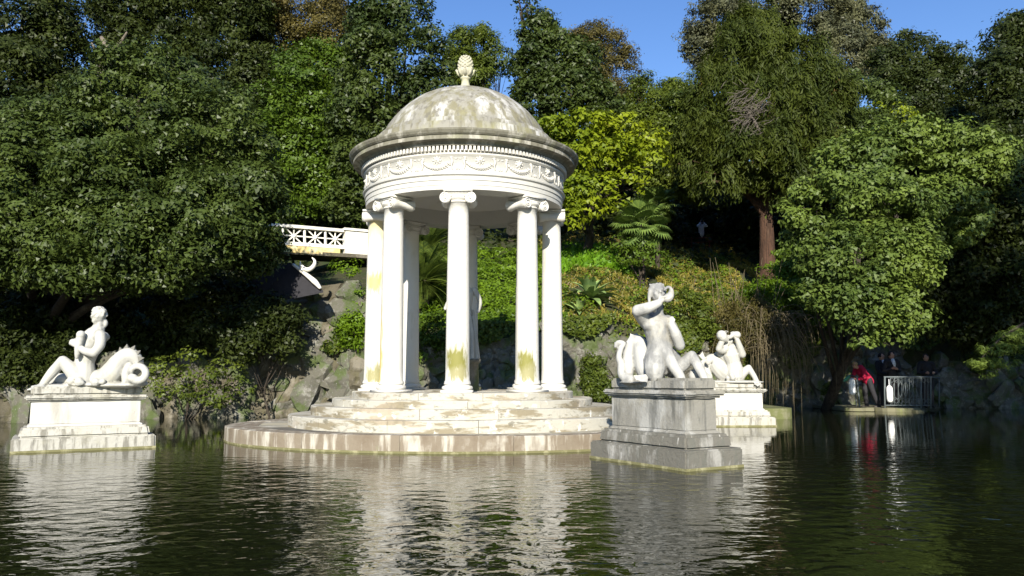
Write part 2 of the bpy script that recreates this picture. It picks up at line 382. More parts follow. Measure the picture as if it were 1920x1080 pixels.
# ------------------------------------------------------------------ stepped platform
TX, TY = at(869, 703, 14.5).x, 14.5
plat = thing('stepped_platform', (TX, TY, -.5), 'round stone platform with four curved steps rising from the pond under the white temple', 'platform')
def ring_blocks(name, a, b, ai, bi, z0, z1, n, off, mat, gap=.004, seg=8, jit=.006):
    """curved stone blocks laid round an oval ring, each its own part"""
    for k in range(n):
        d = gap / a
        a0 = off + 2 * PI * k / n + d; a1 = off + 2 * PI * (k + 1) / n - d
        dz = random.uniform(-jit, jit); dr = random.uniform(-jit, jit)
        m_ = MB(); v = []; bv = .014
        prof = [(0, z0, 1), (dr, z0, 0), (dr, z1 + dz - bv, 0), (dr - bv, z1 + dz, 0), (0, z1 + dz, 1)]
        for i in range(seg + 1):
            t = a0 + (a1 - a0) * i / seg; cx, cy = math.cos(t), math.sin(t)
            for (o_, z, inner) in prof:
                A, B = (ai, bi) if inner else (a + o_, b + o_)
                v.append((TX + A * cx, TY + B * cy, z))
        f = []; q = len(prof)
        for i in range(seg):
            for j in range(q - 1): f.append((i * q + j, (i + 1) * q + j, (i + 1) * q + j + 1, i * q + j + 1))
        f.append(tuple(range(q))); f.append(tuple(seg * q + j for j in reversed(range(q))))
        m_.add(v, f); m_.build(name, mat, plat)
TIERS = [(4.12, 3.10, -.5, .245), (3.06, 2.65, .2, .43), (2.67, 2.40, .38, .58), (2.31, 2.17, .53, .70), (1.96, 1.95, .65, .815)]
core = MB()
for i, (a, b, z0, z1) in enumerate(TIERS):
    core.lathe([(1, z0), (1, z1 - .006), (0, z1 - .006)], (TX, TY), 72, sx=a - .05, sy=b - .05)
    nb = (16, 14, 14, 12, 12)[i]
    if i < 4: ai, bi = TIERS[i + 1][0] - .06, TIERS[i + 1][1] - .06
    else: ai, bi = .55, .55
    # outer kerb course and inner paving
    ring_blocks('kerb_block' if i == 0 else 'step_block', a, b, (a + ai) / 2 if i == 0 else ai, (b + bi) / 2 if i == 0 else bi, z0 + .02, z1, nb, .13 * i + .22, M['plate_stone'] if i == 0 else M['step_stone'])
    if i == 0: ring_blocks('paving_slab', (a + ai) / 2 - .002, (b + bi) / 2 - .002, ai, bi, .1, z1 - .004, 20, .1, M['plate_top'])
core.build('core', M['joint'], plat, smooth=False)
mb = MB(); mb.lathe([(0, .818), (.55, .818), (.55, .7)], (TX, TY), 32); mb.build('floor_disc', M['step_stone'], plat)
mb = MB(); mb.lathe([(1.0, -.05), (1.0025, .022), (.998, .03)], (TX, TY), 96, sx=4.125, sy=3.105); mb.build('waterline_algae', M['algae'], plat)

# ------------------------------------------------------------------ temple
temple = thing('round_temple', (TX, TY, .815), 'white domed round temple with eight ionic columns standing on its stepped platform', 'temple')
Z0 = .815; ZT = 4.09; RC = 1.60
Hc = ZT - Z0
def shaft_mat(i, moss): return stone_mat('column_marble', (.58, .56, .51), [((.58, .54, .44), 1.6, V, .52, .72, .5), ((.40, .36, .26), 5, (1.6, 1.6, .2), .6, .72, .4)], rough=.6, moss=moss)
YM = (.20, .19, .05); YL = (.56, .46, .17); GD = (.27, .25, .12)
MOSS = {0: [((.02, -.17, .52), (.24, .14, .30), YM), ((.05, -.17, .3), (.16, .15, .14), GD)],
        1: [((-.02, -.17, .48), (.17, .14, .28), YM), ((.03, -.17, .3), (.14, .15, .18), GD)],
        7: [((-.19, -.03, .65), (.10, .15, .85), YL)],
        6: [((.0, -.15, 2.95), (.2, .15, .28), (.70, .60, .34)), ((.0, -.16, 1.95), (.2, .14, .22), YL), ((.05, -.16, .25), (.2, .15, .25), GD)]}
# column proto (local, base at z=0, volutes facing -Y)
def column_meshes():
    sh = MB(); rb, rt = .192, .163; prof = []
    zb, zt = .17, Hc - .20
    for i in range(15):
        t = i / 14; r = rb + (rt - rb) * (t ** 1.6)
        prof.append((r, zb + (zt - zb) * t))
    prof = [(rb + .018, zb - .02), (rb + .018, zb + .005), (rb + .004, zb + .03)] + prof[1:] + [(rt + .014, zt), (rt + .016, zt + .025), (rt, zt + .03), (rt, zt + .06)]
    sh.lathe(prof, n=40)
    bs_ = MB()
    bs_.box((0, 0, .022), (.50, .50, .044))
    p = []
    for i in range(9): a = -PI / 2 + PI * i / 8; p.append((.215 + .034 * math.cos(a), .078 + .034 * math.sin(a)))
    p += [(.205, .118), (.200, .128)]
    for i in range(7): a = -PI / 2 + PI * i / 6; p.append((.198 + .018 * math.cos(a), .146 + .018 * math.sin(a)))
    bs_.lathe([(.1, .044)] + p + [(.1, .165)], n=40)
    cpm = MB(); zc = Hc
    cpm.box((0, 0, zc - .022), (.47, .47, .036)); cpm.box((0, 0, zc - .052), (.42, .42, .024))
    # echinus
    cpm.lathe([(rt, zc - .17), (rt + .045, zc - .135), (rt + .05, zc - .11), (rt, zc - .07)], n=32)
    # scroll cushion with spiral volutes
    cpm.box((0, 0, zc - .088), (.40, .39, .05))
    for s in (-1, 1):
        for (yy, dr) in ((-.2, 0), (-.12, -.02), (0, -.034), (.12, -.02), (.2, 0)): pass
        pts = [(s * .205, y_, zc - .145) for y_ in (-.215, -.19, -.1, 0, .1, .19, .215)]
        cpm.tube(pts, [.086, .09, .07, .056, .07, .09, .086], 20)
        for f in (-1, 1):
            sp_ = []; rr_ = []
            for i in range(40):
                t = i / 39; a = -s * (PI / 2) - s * t * 4.6 * PI / 1.0 * -1
                a = PI / 2 + s * t * 4.5 * PI; r = .082 * (1 - t) ** .9 + .008
                sp_.append((s * .205 + r * math.cos(-a) * -1 * 1, f * .222, zc - .145 + r * math.sin(a))); rr_.append(.0125 * (1 - .4 * t))
            cpm.tube(sp_, rr_, 6); cpm.ell((s * .205, f * .22, zc - .145), (.02, .02, .02), 8)
    return sh, bs_, cpm
sh, bs_, cpm = column_meshes()
me_base = None
for i in range(8):
    ang = -PI / 2 + i * PI / 4
    px, py = RC * math.cos(ang), RC * math.sin(ang)
    if i == 0:
        o = sh.build('column', shaft_mat(0, MOSS[0]), None, True, local=True); shaft_me = o.data
        bo = bs_.build('column_base', M['marble'], None, True, local=True); bme = bo.data
        co = cpm.build('capital', M['marble'], None, False, local=True); cme = co.data
        for e in (o, bo, co): COL.objects.unlink(e)
        co.data.polygons.foreach_set('use_smooth', [len(p.vertices) == 4 and abs(p.normal.z) < .95 for p in co.data.polygons])
        COL.objects.link(o); COL.objects.link(bo); COL.objects.link(co)
    else:
        o = bpy.data.objects.new('column', shaft_me.copy() if i in MOSS else shaft_me); COL.objects.link(o)
        if i in MOSS: o.data.materials.clear(); o.data.materials.append(shaft_mat(i, MOSS[i]))
        elif i == 2:
            cl = shaft_me.copy(); cl.materials.clear(); cl.materials.append(M['marble']); o.data = cl; shaft_me = cl
        bo = bpy.data.objects.new('column_base', bme); COL.objects.link(bo)
        co = bpy.data.objects.new('capital', cme); COL.objects.link(co)
    o.parent = temple; o.location = (px, py, 0); o.rotation_euler = (0, 0, 0)
    bo.parent = o; bo.rotation_euler = (0, 0, ang + PI / 2)
    co.parent = o; co.rotation_euler = (0, 0, ang + PI / 2)
    if i == 0: o['label'] = 'column with green moss near its foot'
mb = MB()   # architrave with three fasciae and soffit
mb.lathe([(1.38, 4.37), (1.38, 4.092), (1.79, 4.092), (1.79, 4.16), (1.80, 4.165), (1.80, 4.24), (1.815, 4.245), (1.815, 4.31), (1.845, 4.33), (1.85, 4.35), (1.80, 4.352)], (TX, TY), 128)
mb.build('architrave', M['frieze_marble'], temple, False)
mb = MB(); mb.lathe([(1.79, 4.352), (1.79, 4.645), (1.83, 4.66), (1.84, 4.69), (1.80, 4.695), (1.80, 4.80)], (TX, TY), 128)
frieze = mb.build('frieze', M['frieze_marble'], temple, True)
mb = MB(); mb.lathe([(0, 4.78), (.4, 4.74), (.8, 4.64), (1.2, 4.5), (1.38, 4.372)], (TX, TY), 64); mb.build('ceiling', M['marble'], temple, True)
# festoons
fm = MB(); Rf = 1.79
def cyl(a, z, out): return Vector(((Rf + out) * math.sin(a), -(Rf + out) * math.cos(a), z))
for i in range(13):
    t = -1 + 2 * i / 12; a = t * .135; z = 4.60 - .15 * math.sqrt(max(0, 1 - t * t)) - .0
    r = .020 + .016 * (1 - abs(t))
    fm.ell(cyl(a, z, .008), (r, r, r), 8); fm.ell(cyl(a + .008, z - .022, .006), (r * .7,) * 3, 6); fm.ell(cyl(a - .01, z + .018, .006), (r * .7,) * 3, 6)
fm.ell(cyl(0, 4.575, .004), (.052, .03, .052), 12); fm.ell(cyl(0, 4.575, .03), (.02, .02, .02), 8)
for k in range(8):
    b = k * PI / 4; fm.ell(cyl(.035 * math.cos(b), 4.575 + .062 * math.sin(b), .004), (.02, .014, .02), 6)
for s in (-1, 1):
    fm.tube([cyl(s * .135, 4.61, .01), cyl(s * .142, 4.55, .014), cyl(s * .136, 4.48, .012), cyl(s * .145, 4.42, .008)], [.016, .02, .014, .006], 6, sub=3)
    fm.ell(cyl(s * .135, 4.615, .01), (.024, .02, .024), 8)
    fm.ell(cyl(s * .185, 4.44, .004), (.018, .01, .03), 6); fm.ell(cyl(s * .175, 4.6, .003), (.03, .01, .012), 6)
fo = mesh_obj('festoon', fm.v, fm.f, M['frieze_marble'], None, True, local=True)
for k in range(16):
    o = fo if k == 0 else fo.copy()
    if k: COL.objects.link(o)
    o.parent = frieze; o.location = (0, 0, -Z0); o.rotation_euler = (0, 0, R(11.25 + 22.5 * k))
# cornice with dentils
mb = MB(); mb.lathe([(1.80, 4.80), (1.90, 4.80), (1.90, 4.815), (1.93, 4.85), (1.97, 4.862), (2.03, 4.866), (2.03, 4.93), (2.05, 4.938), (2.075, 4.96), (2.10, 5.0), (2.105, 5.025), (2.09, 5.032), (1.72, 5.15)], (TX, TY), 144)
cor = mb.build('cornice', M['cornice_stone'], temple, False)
mb = MB(); nd = 176
for k in range(nd):
    a = 2 * PI * k / nd; u = (math.cos(a), math.sin(a), 0); v = (-math.sin(a), math.cos(a), 0)
    mb.box((TX + 1.84 * u[0], TY + 1.84 * u[1], 4.755), (.09, .038, .075), u, v)
o = mb.build('dentil_row', M['frieze_marble'], cor); o['kind'] = 'stuff'
prof = [(1.75, 5.12), (1.72, 5.17), (1.70, 5.28), (1.62, 5.295), (1.60, 5.38), (1.535, 5.395), (1.505, 5.46), (1.44, 5.59), (1.35, 5.72), (1.24, 5.85), (1.10, 5.985), (.94, 6.11), (.76, 6.21), (.56, 6.29), (.36, 6.345), (.2, 6.37), (.17, 6.375)]
mb = MB(); mb.lathe(prof, (TX, TY), 128)
mb.build('dome', M['dome_stone'], temple, True)
mb = MB(); mb.lathe([(.22, 6.35), (.20, 6.395), (.14, 6.415), (.10, 6.45), (.078, 6.52), (.07, 6.60), (.095, 6.615), (.095, 6.64), (.07, 6.655), (.10, 6.68), (.14, 6.73), (.15, 6.79), (.12, 6.82)], (TX, TY), 32)
fin = mb.build('finial', M['finial_stone'], temple, True)
mb = MB()
mb.lathe([(.11, 6.79), (.135, 6.83), (.138, 6.88), (.12, 6.96), (.08, 7.03), (.03, 7.075), (0, 7.08)], (TX, TY), 24)
for j in range(7):
    for k in range(10):
        z = 6.83 + j * .034; rr = .130 * math.sqrt(max(.02, 1 - ((z - 6.86) / .225) ** 2)); a = 2 * PI * (k + .5 * (j % 2)) / 10
        mb.ell((TX + rr * math.cos(a), TY + rr * math.sin(a), z), (.026, .026, .024), 6)
mb.build('pine_cone', M['finial_stone'], fin, True)
mb = MB()
for k in range(8):
    a = 2 * PI * k / 8; c_, s_ = math.cos(a), math.sin(a)
    mb.tube([(TX + r * c_, TY + r * s_, z) for r, z in ((.08, 6.67), (.13, 6.71), (.15, 6.76), (.175, 6.79), (.18, 6.77))], [.02, .03, .03, .02, .01], 6, sub=2)
mb.build('acanthus_collar', M['finial_stone'], fin, True)
# statue standing inside, behind the front column
st = thing('draped_statue', (TX + .02, TY, .818), 'draped marble figure on a drum standing inside the temple behind the front column', 'statue')
mb = MB(); mb.lathe([(.30, .82), (.30, .88), (.26, .90), (.25, 1.30), (.29, 1.33), (.29, 1.38), (0, 1.38)], (TX + .02, TY), 32)
mb.build('drum', M['rock_brown'], st, True)
mb = MB(); c0 = Vector((TX + .02, TY, 1.38))
def q(x, y, z): return c0 + Vector((x, y, z))
mb.limb([q(0, 0, 0), q(.02, 0, .4), q(-.02, 0, .8), q(0, 0, 1.0)], [.24, .20, .15, .12])
mb.limb([q(0, 0, .95), q(0, 0, 1.2), q(0, 0, 1.32)], [.12, .16, .08]); mb.ell(q(0, -.01, 1.52), (.09, .10, .12))
mb.limb([q(-.17, 0, 1.27), q(-.3, -.05, 1.02), q(-.34, -.2, .9)], [.055, .045, .035]); mb.limb([q(.17, 0, 1.27), q(.27, 0, 1.05), q(.24, -.15, .85)], [.055, .045, .035])
for k in range(14):
    a = 2 * PI * k / 14; mb.tube([q(.16 * math.cos(a), .14 * math.sin(a), .9), q(.21 * math.cos(a + .1), .2 * math.sin(a + .1), .4), q(.25 * math.cos(a), .25 * math.sin(a), 0)], [.012, .03, .035], 6)
body_obj('figure', mb, M['statue_marble_white'], st, .016, 2)

# ------------------------------------------------------------------ pedestals
def pedestal(corner, u, v, Lg, Wd, htop, mats, label, k=1.0):
    """corner = near-left corner of the foot at the water; u along the long side, v into depth"""
    u = Vector((*u, 0)).normalized(); v = Vector((*v, 0)).normalized(); c2 = Vector((*corner, 0)) + u * Lg / 2 + v * Wd / 2
    t = thing('statue_pedestal', (c2.x, c2.y, -.5), label, 'pedestal', 'pedestals carrying the tritons')
    def blk(name, inset, z0, z1, mat, bev=.012, taper=0):
        bm = bmesh.new(); L2, W2 = Lg / 2 - inset, Wd / 2 - inset
        vs_ = []
        for z, e in ((z0, 0), (z1, taper)):
            for i, j in ((-1, -1), (1, -1), (1, 1), (-1, 1)):
                p = u * (i * (L2 - e)) + v * (j * (W2 - e)); vs_.append(bm.verts.new((p.x, p.y, z + .5)))
        for f in ((3, 2, 1, 0), (4, 5, 6, 7), (0, 1, 5, 4), (1, 2, 6, 5), (2, 3, 7, 6), (3, 0, 4, 7)): bm.faces.new([vs_[i] for i in f])
        bmesh.ops.recalc_face_normals(bm, faces=bm.faces)
        if bev: bmesh.ops.bevel(bm, geom=bm.edges[:], offset=bev, segments=2, affect='EDGES')
        if bev: bmesh.ops.subdivide_edges(bm, edges=[e for e in bm.edges if e.calc_length() > .5], cuts=14, use_grid_fill=True)
        for vv in bm.verts:
            n_ = noise.noise_vector(Vector((vv.co.x + c2.x, vv.co.y + c2.y, vv.co.z)) * 7) * .006; vv.co += n_
        me = bpy.data.meshes.new(name); bm.to_mesh(me); bm.free(); me.materials.append(mat)
        o = bpy.data.objects.new(name, me); link(o, t); return o
    h = htop
    blk('foot', 0, -.5, h * .215, mats[1], .02)
    blk('foot_moulding', .075, h * .213, h * .37, mats[1], .03, .03)
    blk('foot_moulding', .17, h * .369, h * .41, mats[0], .012, .03)
    blk('dado', .21, h * .409, h * .775, mats[0], .01)
    blk('cornice', .17, h * .774, h * .80, mats[2], .01)
    blk('cornice', .125, h * .799, h * .86, mats[2], .022)
    blk('plinth', .20, h * .859, h, mats[2], .03)
    m_ = MB(); p = [u * (i * (Lg / 2 + .004)) + v * (j * (Wd / 2 + .004)) + c2 for i, j in ((-1, -1), (1, -1), (1, 1), (-1, 1))]
    m_.v = [(a.x, a.y, z) for z in (-.1, .03) for a in p]; m_.f = [(0, 1, 5, 4), (1, 2, 6, 5), (2, 3, 7, 6), (3, 0, 4, 7)]
    m_.build('waterline_algae', M['algae'], t)
    return t, c2
pl = (at(18, 846, 11.5)); 
Lc = (-7.05, 11.42); Lu = (.86, .50); Lv = (-.50, .86)
pedestal(Lc, Lu, Lv, 1.88, .98, .93, (M['pedestal_white'], M['pedestal_stained'], M['pedestal_stained']), 'white stone pedestal under the lone triton on the left, standing in the water')
Ru = (.523, -.852); Rv = (.852, .523)
pedestal((1.04, 10.86), Ru, Rv, 1.82, .93, 1.06, (M['pedestal_grey_shade'], M['pedestal_dark_shade'], M['pedestal_grey_shade']), 'large weathered pedestal, its stone greyed to stand in for shade, nearest to the camera, seen corner on')
pedestal((3.85, 17.3), (1, .03), (-.03, 1), 1.82, .98, .93, (M['pedestal_white'], M['pedestal_stained'], M['pedestal_stained']), 'white pedestal half hidden behind the grey corner-on pedestal')

# ------------------------------------------------------------------ triton statues
def face(mb, c, r, fwd, up=Vector((0, 0, 1))):
    """head with brow, nose, mouth, ears, curly hair and beard"""
    fwd = Vector(fwd).normalized(); side = fwd.cross(up).normalized(); up = side.cross(fwd)
    c = Vector(c)
    def h(a, b, d): return c + side * a * r + fwd * b * r + up * d * r
    mb.ell(c, (r * .82, r * .82, r * 1.05)); mb.ell(h(0, .35, -.45), r * .5)
    mb.limb([h(0, .78, .2), h(0, 1.02, -.12)], [r * .12, r * .17], 8, 2)
    for s in (-1, 1):
        mb.ell(h(s * .32, .72, .28), (r * .2, r * .2, r * .09)); mb.ell(h(s * .84, 0, 0), (r * .12, r * .2, r * .25)); mb.ell(h(s * .4, .55, -.2), r * .25)
    mb.ell(h(0, .82, -.4), (r * .2, r * .12, r * .07)); mb.ell(h(0, .7, -.75), r * .25)
    rg = random.Random(3)
    for k in range(46):
        a = rg.uniform(0, 2 * PI); b = rg.uniform(-.1, 1); rr = math.sqrt(1 - b * b) * .92
        x, y = math.cos(a) * rr, math.sin(a) * rr
        if y > .45 and b < .6: continue
        mb.ell(h(x, y, b + .05), r * rg.uniform(.17, .26), 8)
    for k in range(12):
        mb.ell(h(rg.uniform(-.45, .45), rg.uniform(.2, .75), rg.uniform(-1.05, -.65)), r * .17, 8)
def hand(mb, w, d, s=1.0, side=None):
    """palm and five curled fingers from wrist w pointing along d"""
    d = Vector(d).normalized(); side = Vector(side if side else (0, 0, 1)); side = (side - d * side.dot(d)).normalized(); n_ = d.cross(side)
    w = Vector(w); mb.limb([w, w + d * .05 * s, w + d * .09 * s], [.028 * s, .036 * s, .034 * s], 8, 2)
    for k in range(4):
        o = (k - 1.5) * .021 * s; ln = (.06, .07, .065, .05)[k] * s; b = w + d * .09 * s + side * o
        mb.limb([b, b + d * ln * .55 + n_ * .012 * s, b + d * ln * .7 + n_ * .045 * s], [.0105 * s, .0095 * s, .008 * s], 6, 2)
    b = w + d * .03 * s + side * .036 * s
    mb.limb([b, b + d * .04 * s + side * .02 * s + n_ * .01 * s, b + d * .07 * s + side * .015 * s + n_ * .03 * s], [.013 * s, .011 * s, .009 * s], 6, 2)
def fan_fin(mb, root, dirs, rads=.02):
    root = Vector(root); tips = [root + Vector(d) for d in dirs]
    for t in tips: mb.limb([root, (root + t) / 2, t], [rads * 1.3, rads, rads * .6], 6, 2)
    for a, b in zip(tips, tips[1:]):
        for k in range(4):
            t = (k + 1) / 5; p = root + (a - root) * .9 * (1 - t) + (b - root) * .9 * t * 1.0
            mb.limb([root, p], [rads, rads * .5], 6, 1)

# left triton : zoomed photo coordinates (3.272 px per photo pixel, origin 0,540)
DL = 12.25
def zl(x, y, d=0): return at(x / 3.272, 540 + y / 3.272, DL + d)
s1 = thing('triton_statue', tuple(Vector((zl(540, 600).x, DL, .93))), 'white triton looking left beside his spiny arched serpent tail, at the left edge', 'statue', 'marble tritons round the temple')
mb = MB()
mb.limb([zl(510, 575), zl(515, 520), zl(520, 450), zl(545, 370), zl(570, 310), zl(598, 262)], [.17, .165, .14, .165, .17, .11], 14)
mb.ell(zl(600, 300, .02), (.17, .17, .10)); mb.ell(zl(540, 345, -.06), (.13, .12, .13))
mb.limb([zl(598, 265), zl(606, 215)], [.07, .062])
face(mb, zl(604, 168), .118, (-.35, -.94, 0))
mb.limb([zl(620, 180, .06), zl(645, 215, .05), zl(640, 235, .04)], [.05, .045, .03], 8)    # hair knot
mb.limb([zl(615, 290, -.10), zl(612, 350, -.16), zl(575, 400, -.20)], [.085, .078, .062]); mb.limb([zl(575, 400, -.20), zl(520, 385, -.24), zl(470, 352, -.22)], [.066, .058, .038])
hand(mb, zl(475, 356, -.22), zl(440, 335, -.2) - zl(475, 356, -.22), 1.25)
mb.limb([zl(560, 290, .12), zl(520, 340, .14), zl(480, 370, .05)], [.075, .065, .05]); hand(mb, zl(480, 370, .04), zl(455, 320, -.05) - zl(480, 370, .04), 1.2)
# legs
mb.limb([zl(490, 560, -.05), zl(435, 500, -.12), zl(385, 448, -.14)], [.135, .105, .082]); mb.limb([zl(385, 448, -.14), zl(320, 520, -.14), zl(262, 590, -.15)], [.08, .075, .05])
mb.limb([zl(500, 570, .15), zl(420, 565, .16), zl(345, 550, .14)], [.13, .1, .075]); mb.limb([zl(345, 550, .14), zl(300, 590, .1), zl(270, 615, .08)], [.075, .06, .045])
b1 = zl(262, 592, -.15)
fan_fin(mb, b1, [zl(170, 625, -.3) - b1, zl(195, 632, -.42) - b1, zl(235, 636, -.45) - b1, zl(272, 632, -.38) - b1], .028)
b1 = zl(280, 606, .05)
fan_fin(mb, b1, [zl(185, 622, .1) - b1, zl(215, 628, -.02) - b1, zl(300, 630, -.1) - b1], .026)
mb.ell(zl(350, 604), (.40, .2, .04)); mb.ell(zl(560, 592), (.42, .22, .05))
for k in range(18):
    mb.ell(zl(random.uniform(430, 640), random.uniform(560, 600), random.uniform(-.3, .2)), random.uniform(.04, .075), 8)
fig = body_obj('figure', mb, M['statue_marble_white'], s1, .0135, 2)
mb = MB()
tp = [zl(560, 565, .1), zl(640, 555, .02), zl(695, 515, 0), zl(735, 460, 0), zl(785, 418, 0), zl(828, 436, .03), zl(842, 485, .06), zl(800, 540, .08), zl(775, 580, .05)]
mb.limb(tp, [.14, .165, .175, .155, .132, .11, .085, .065, .05], 16, 6)
pts = [zl(800, 580, -.05)] + [zl(848 + 46 * math.cos(a), 524 + 44 * math.sin(a), -.1 - .02 * a) for a in [PI * .8 - .52 * i for i in range(13)]]
mb.limb(pts, [.055] + [.066 - .0022 * i for i in range(13)], 12, 3)
mb.limb([zl(790, 470, -.05), zl(770, 530, -.08), zl(780, 590, -.05)], [.05, .06, .07]); mb.ell(zl(860, 585, -.02), (.11, .14, .05))
mb.ell(zl(700, 595), (.42, .2, .05))
tail = body_obj('serpent_tail', mb, M['statue_marble_white'], s1, .0135, 2)
spn = [(672, 432), (700, 392), (736, 364), (780, 346), (828, 354), (862, 384), (884, 428), (884, 470)]
ctr = (775, 455)
for (x, y) in spn:
    b0 = zl(x, y); dx, dy = x - ctr[0], y - ctr[1]; ln = math.hypot(dx, dy); dx /= ln; dy /= ln
    m_ = MB(); w_ = 17
    A = zl(x - dx * 30 - dy * w_, y - dy * 30 + dx * w_); B = zl(x - dx * 30 + dy * w_, y - dy * 30 - dx * w_); T = zl(x + dx * 3, y + dy * 3)
    m_.v = [tuple(p + Vector((0, s * .045 if p is not T else s * .006, 0))) for s in (-1, 1) for p in (A, B, T)]
    m_.f = [(0, 1, 2), (5, 4, 3), (0, 3, 4, 1), (1, 4, 5, 2), (2, 5, 3, 0)]
    m_.build('spine', M['statue_marble_white'], tail)
mb = MB(); mb.limb([zl(472, 425, -.22), zl(478, 370, -.24), zl(490, 320, -.22), zl(496, 282, -.2)], [.03, .05, .066, .05], 14)
for k in range(5): mb.ell(zl(476 + 5 * k, 400 - 28 * k, -.23), (.045 + .006 * k,) * 3, 10)
body_obj('conch_shell', mb, M['statue_marble_white'], s1, .013, 1)

# right triton : zoomed coordinates (4.91 px per photo pixel, origin 1130,520)
DR = 10.25
def zr(x, y, d=0): return at(1130 + x / 4.91, 520 + y / 4.91, DR + d)
s2 = thing('triton_statue', tuple(zr(520, 975)), 'grey-white bearded triton raising a conch over his face, on the corner-on grey pedestal', 'statue', 'marble tritons round the temple')
K = DR / 1500 / 4.91
mb = MB()
mb.limb([zr(510, 780), zr(525, 690), zr(520, 600), zr(505, 510), zr(490, 430), zr(495, 360)], [140 * K, 125 * K, 108 * K, 118 * K, 122 * K, 75 * K], 16)
mb.ell(zr(445, 430, -.06), (85 * K, .1, 75 * K)); mb.ell(zr(550, 420, -.06), (80 * K, .1, 75 * K)); mb.ell(zr(495, 395), (125 * K, .12, 55 * K))
mb.limb([zr(500, 380), zr(505, 250)], [62 * K, 52 * K])
face(mb, zr(508, 150, -.05), 84 * K, (.1, -1, .25))
for x in (432, 562): mb.limb([zr(x + (25 if x < 500 else -25), 90, -.05), zr(x, 62, -.06)], [20 * K, 9 * K], 8, 2)
mb.limb([zr(455, 90, -.06), zr(432, 150, -.08), zr(430, 235, -.1)], [22 * K, 20 * K, 14 * K], 8)
mb.limb([zr(400, 410, 0), zr(360, 360, -.1), zr(325, 308, -.2)], [68 * K, 62 * K, 55 * K]); mb.limb([zr(325, 308, -.2), zr(420, 280, -.26), zr(515, 238, -.26)], [58 * K, 52 * K, 36 * K])
hand(mb, zr(510, 240, -.26), zr(560, 200, -.22) - zr(510, 240, -.26), .95)
mb.ell(zr(478, 305, -.2), 24 * K, 8)
mb.limb([zr(595, 405, 0), zr(660, 520, .02), zr(708, 625, -.03)], [62 * K, 58 * K, 50 * K]); mb.limb([zr(708, 625, -.03), zr(670, 520, -.12), zr(632, 440, -.14)], [52 * K, 50 * K, 36 * K])
hand(mb, zr(636, 450, -.14), zr(618, 360, -.12) - zr(636, 450, -.14), .95)
mb.limb([zr(490, 740, -.05), zr(480, 850, -.12), zr(492, 950, -.1)], [100 * K, 96 * K, 52 * K], 14)
mb.limb([zr(575, 690, -.1), zr(640, 800, -.16), zr(705, 900, -.16), zr(725, 955, -.15)], [66 * K, 55 * K, 46 * K, 42 * K]); mb.ell(zr(735, 955, -.2), (48 * K, .1, 25 * K))
mb.limb([zr(600, 720, .1), zr(680, 800, .15), zr(700, 880, .15)], [95 * K, 70 * K, 55 * K])
mb.limb([zr(640, 860, .12), zr(740, 800, .08), zr(820, 722, .02)], [70 * K, 62 * K, 48 * K]); mb.limb([zr(820, 722, .02), zr(885, 830, -.05), zr(935, 930, -.1), zr(950, 965, -.12)], [48 * K, 46 * K, 36 * K, 36 * K])
mb.ell(zr(965, 962, -.15), (45 * K, .09, 22 * K)); mb.ell(zr(690, 965, .05), (230 * K, .2, 12 * K)); mb.ell(zr(840, 905, .1), (50 * K, .06, 60 * K))
body_obj('figure', mb, M['statue_marble'], s2, .0125, 2)
mb = MB()
mb.limb([zr(470, 900, .1), zr(400, 850, .15), zr(370, 720, .2), zr(345, 620, .24), zr(290, 600, .28), zr(245, 700, .28), zr(235, 830, .22), zr(225, 950, .2)], [110 * K, 95 * K, 90 * K, 76 * K, 68 * K, 60 * K, 55 * K, 50 * K], 16, 6)
mb.limb([zr(250, 940, .1), zr(180, 900, .18), zr(170, 800, .2), zr(150, 740, .2), zr(165, 660, .2), zr(190, 610, .2), zr(140, 600, .2), zr(115, 640, .2)], [50 * K, 42 * K, 34 * K, 30 * K, 26 * K, 24 * K, 22 * K, 14 * K], 12, 5)
fan_fin(mb, zr(415, 900, -.1), [zr(x, y, -.2) - zr(415, 900, -.1) for x, y in ((272, 905), (285, 935), (305, 955), (350, 968), (410, 972))], 9 * K)
fan_fin(mb, zr(270, 640, .22), [zr(x, y, .24) - zr(270, 640, .22) for x, y in ((215, 590), (255, 515), (320, 500), (345, 560))], 9 * K)
fan_fin(mb, zr(165, 615, .2), [zr(x, y, .2) - zr(165, 615, .2) for x, y in ((100, 598), (110, 640), (215, 600))], 8 * K)
mb.ell(zr(330, 968, .15), (190 * K, .2, 12 * K))
body_obj('serpent_tail', mb, M['statue_marble'], s2, .0125, 2)
mb = MB()
mb.limb([zr(560, 200, -.2), zr(600, 190, -.2), zr(625, 160, -.18), zr(630, 110, -.16), zr(600, 90, -.16), zr(570, 115, -.16)], [26 * K, 44 * K, 34 * K, 18 * K, 14 * K, 12 * K], 10, 4)
body_obj('conch_shell', mb, M['statue_marble'], s2, .007, 1)

# far triton : zoomed coordinates (7.2 px per photo pixel, origin 1280,610)
DF = 17.75
def zf(x, y, d=0): return at(1280 + x / 7.2, 610 + y / 7.2, DF + d)
K = DF / 1500 / 7.2 * 1.14
s3 = thing('triton_statue', tuple(zf(680, 760)), 'small white triton blowing a shell with both arms up, on the pedestal behind', 'statue', 'marble tritons round the temple')
mb = MB()
mb.limb([zf(690, 700), zf(695, 600), zf(680, 500), zf(650, 400), zf(640, 320)], [110 * K, 105 * K, 85 * K, 100 * K, 70 * K], 14)
mb.ell(zf(635, 345), (95 * K, .14, 50 * K)); mb.limb([zf(635, 320), zf(625, 270)], [50 * K, 42 * K])
face(mb, zf(610, 215, -.03), 62 * K, (-.6, -.8, .1))
mb.limb([zf(700, 300, 0), zf(760, 350, -.05), zf(808, 395, -.1)], [52 * K, 48 * K, 42 * K]); mb.limb([zf(808, 395, -.1), zf(770, 290, -.15), zf(730, 180, -.2)], [42 * K, 38 * K, 27 * K])
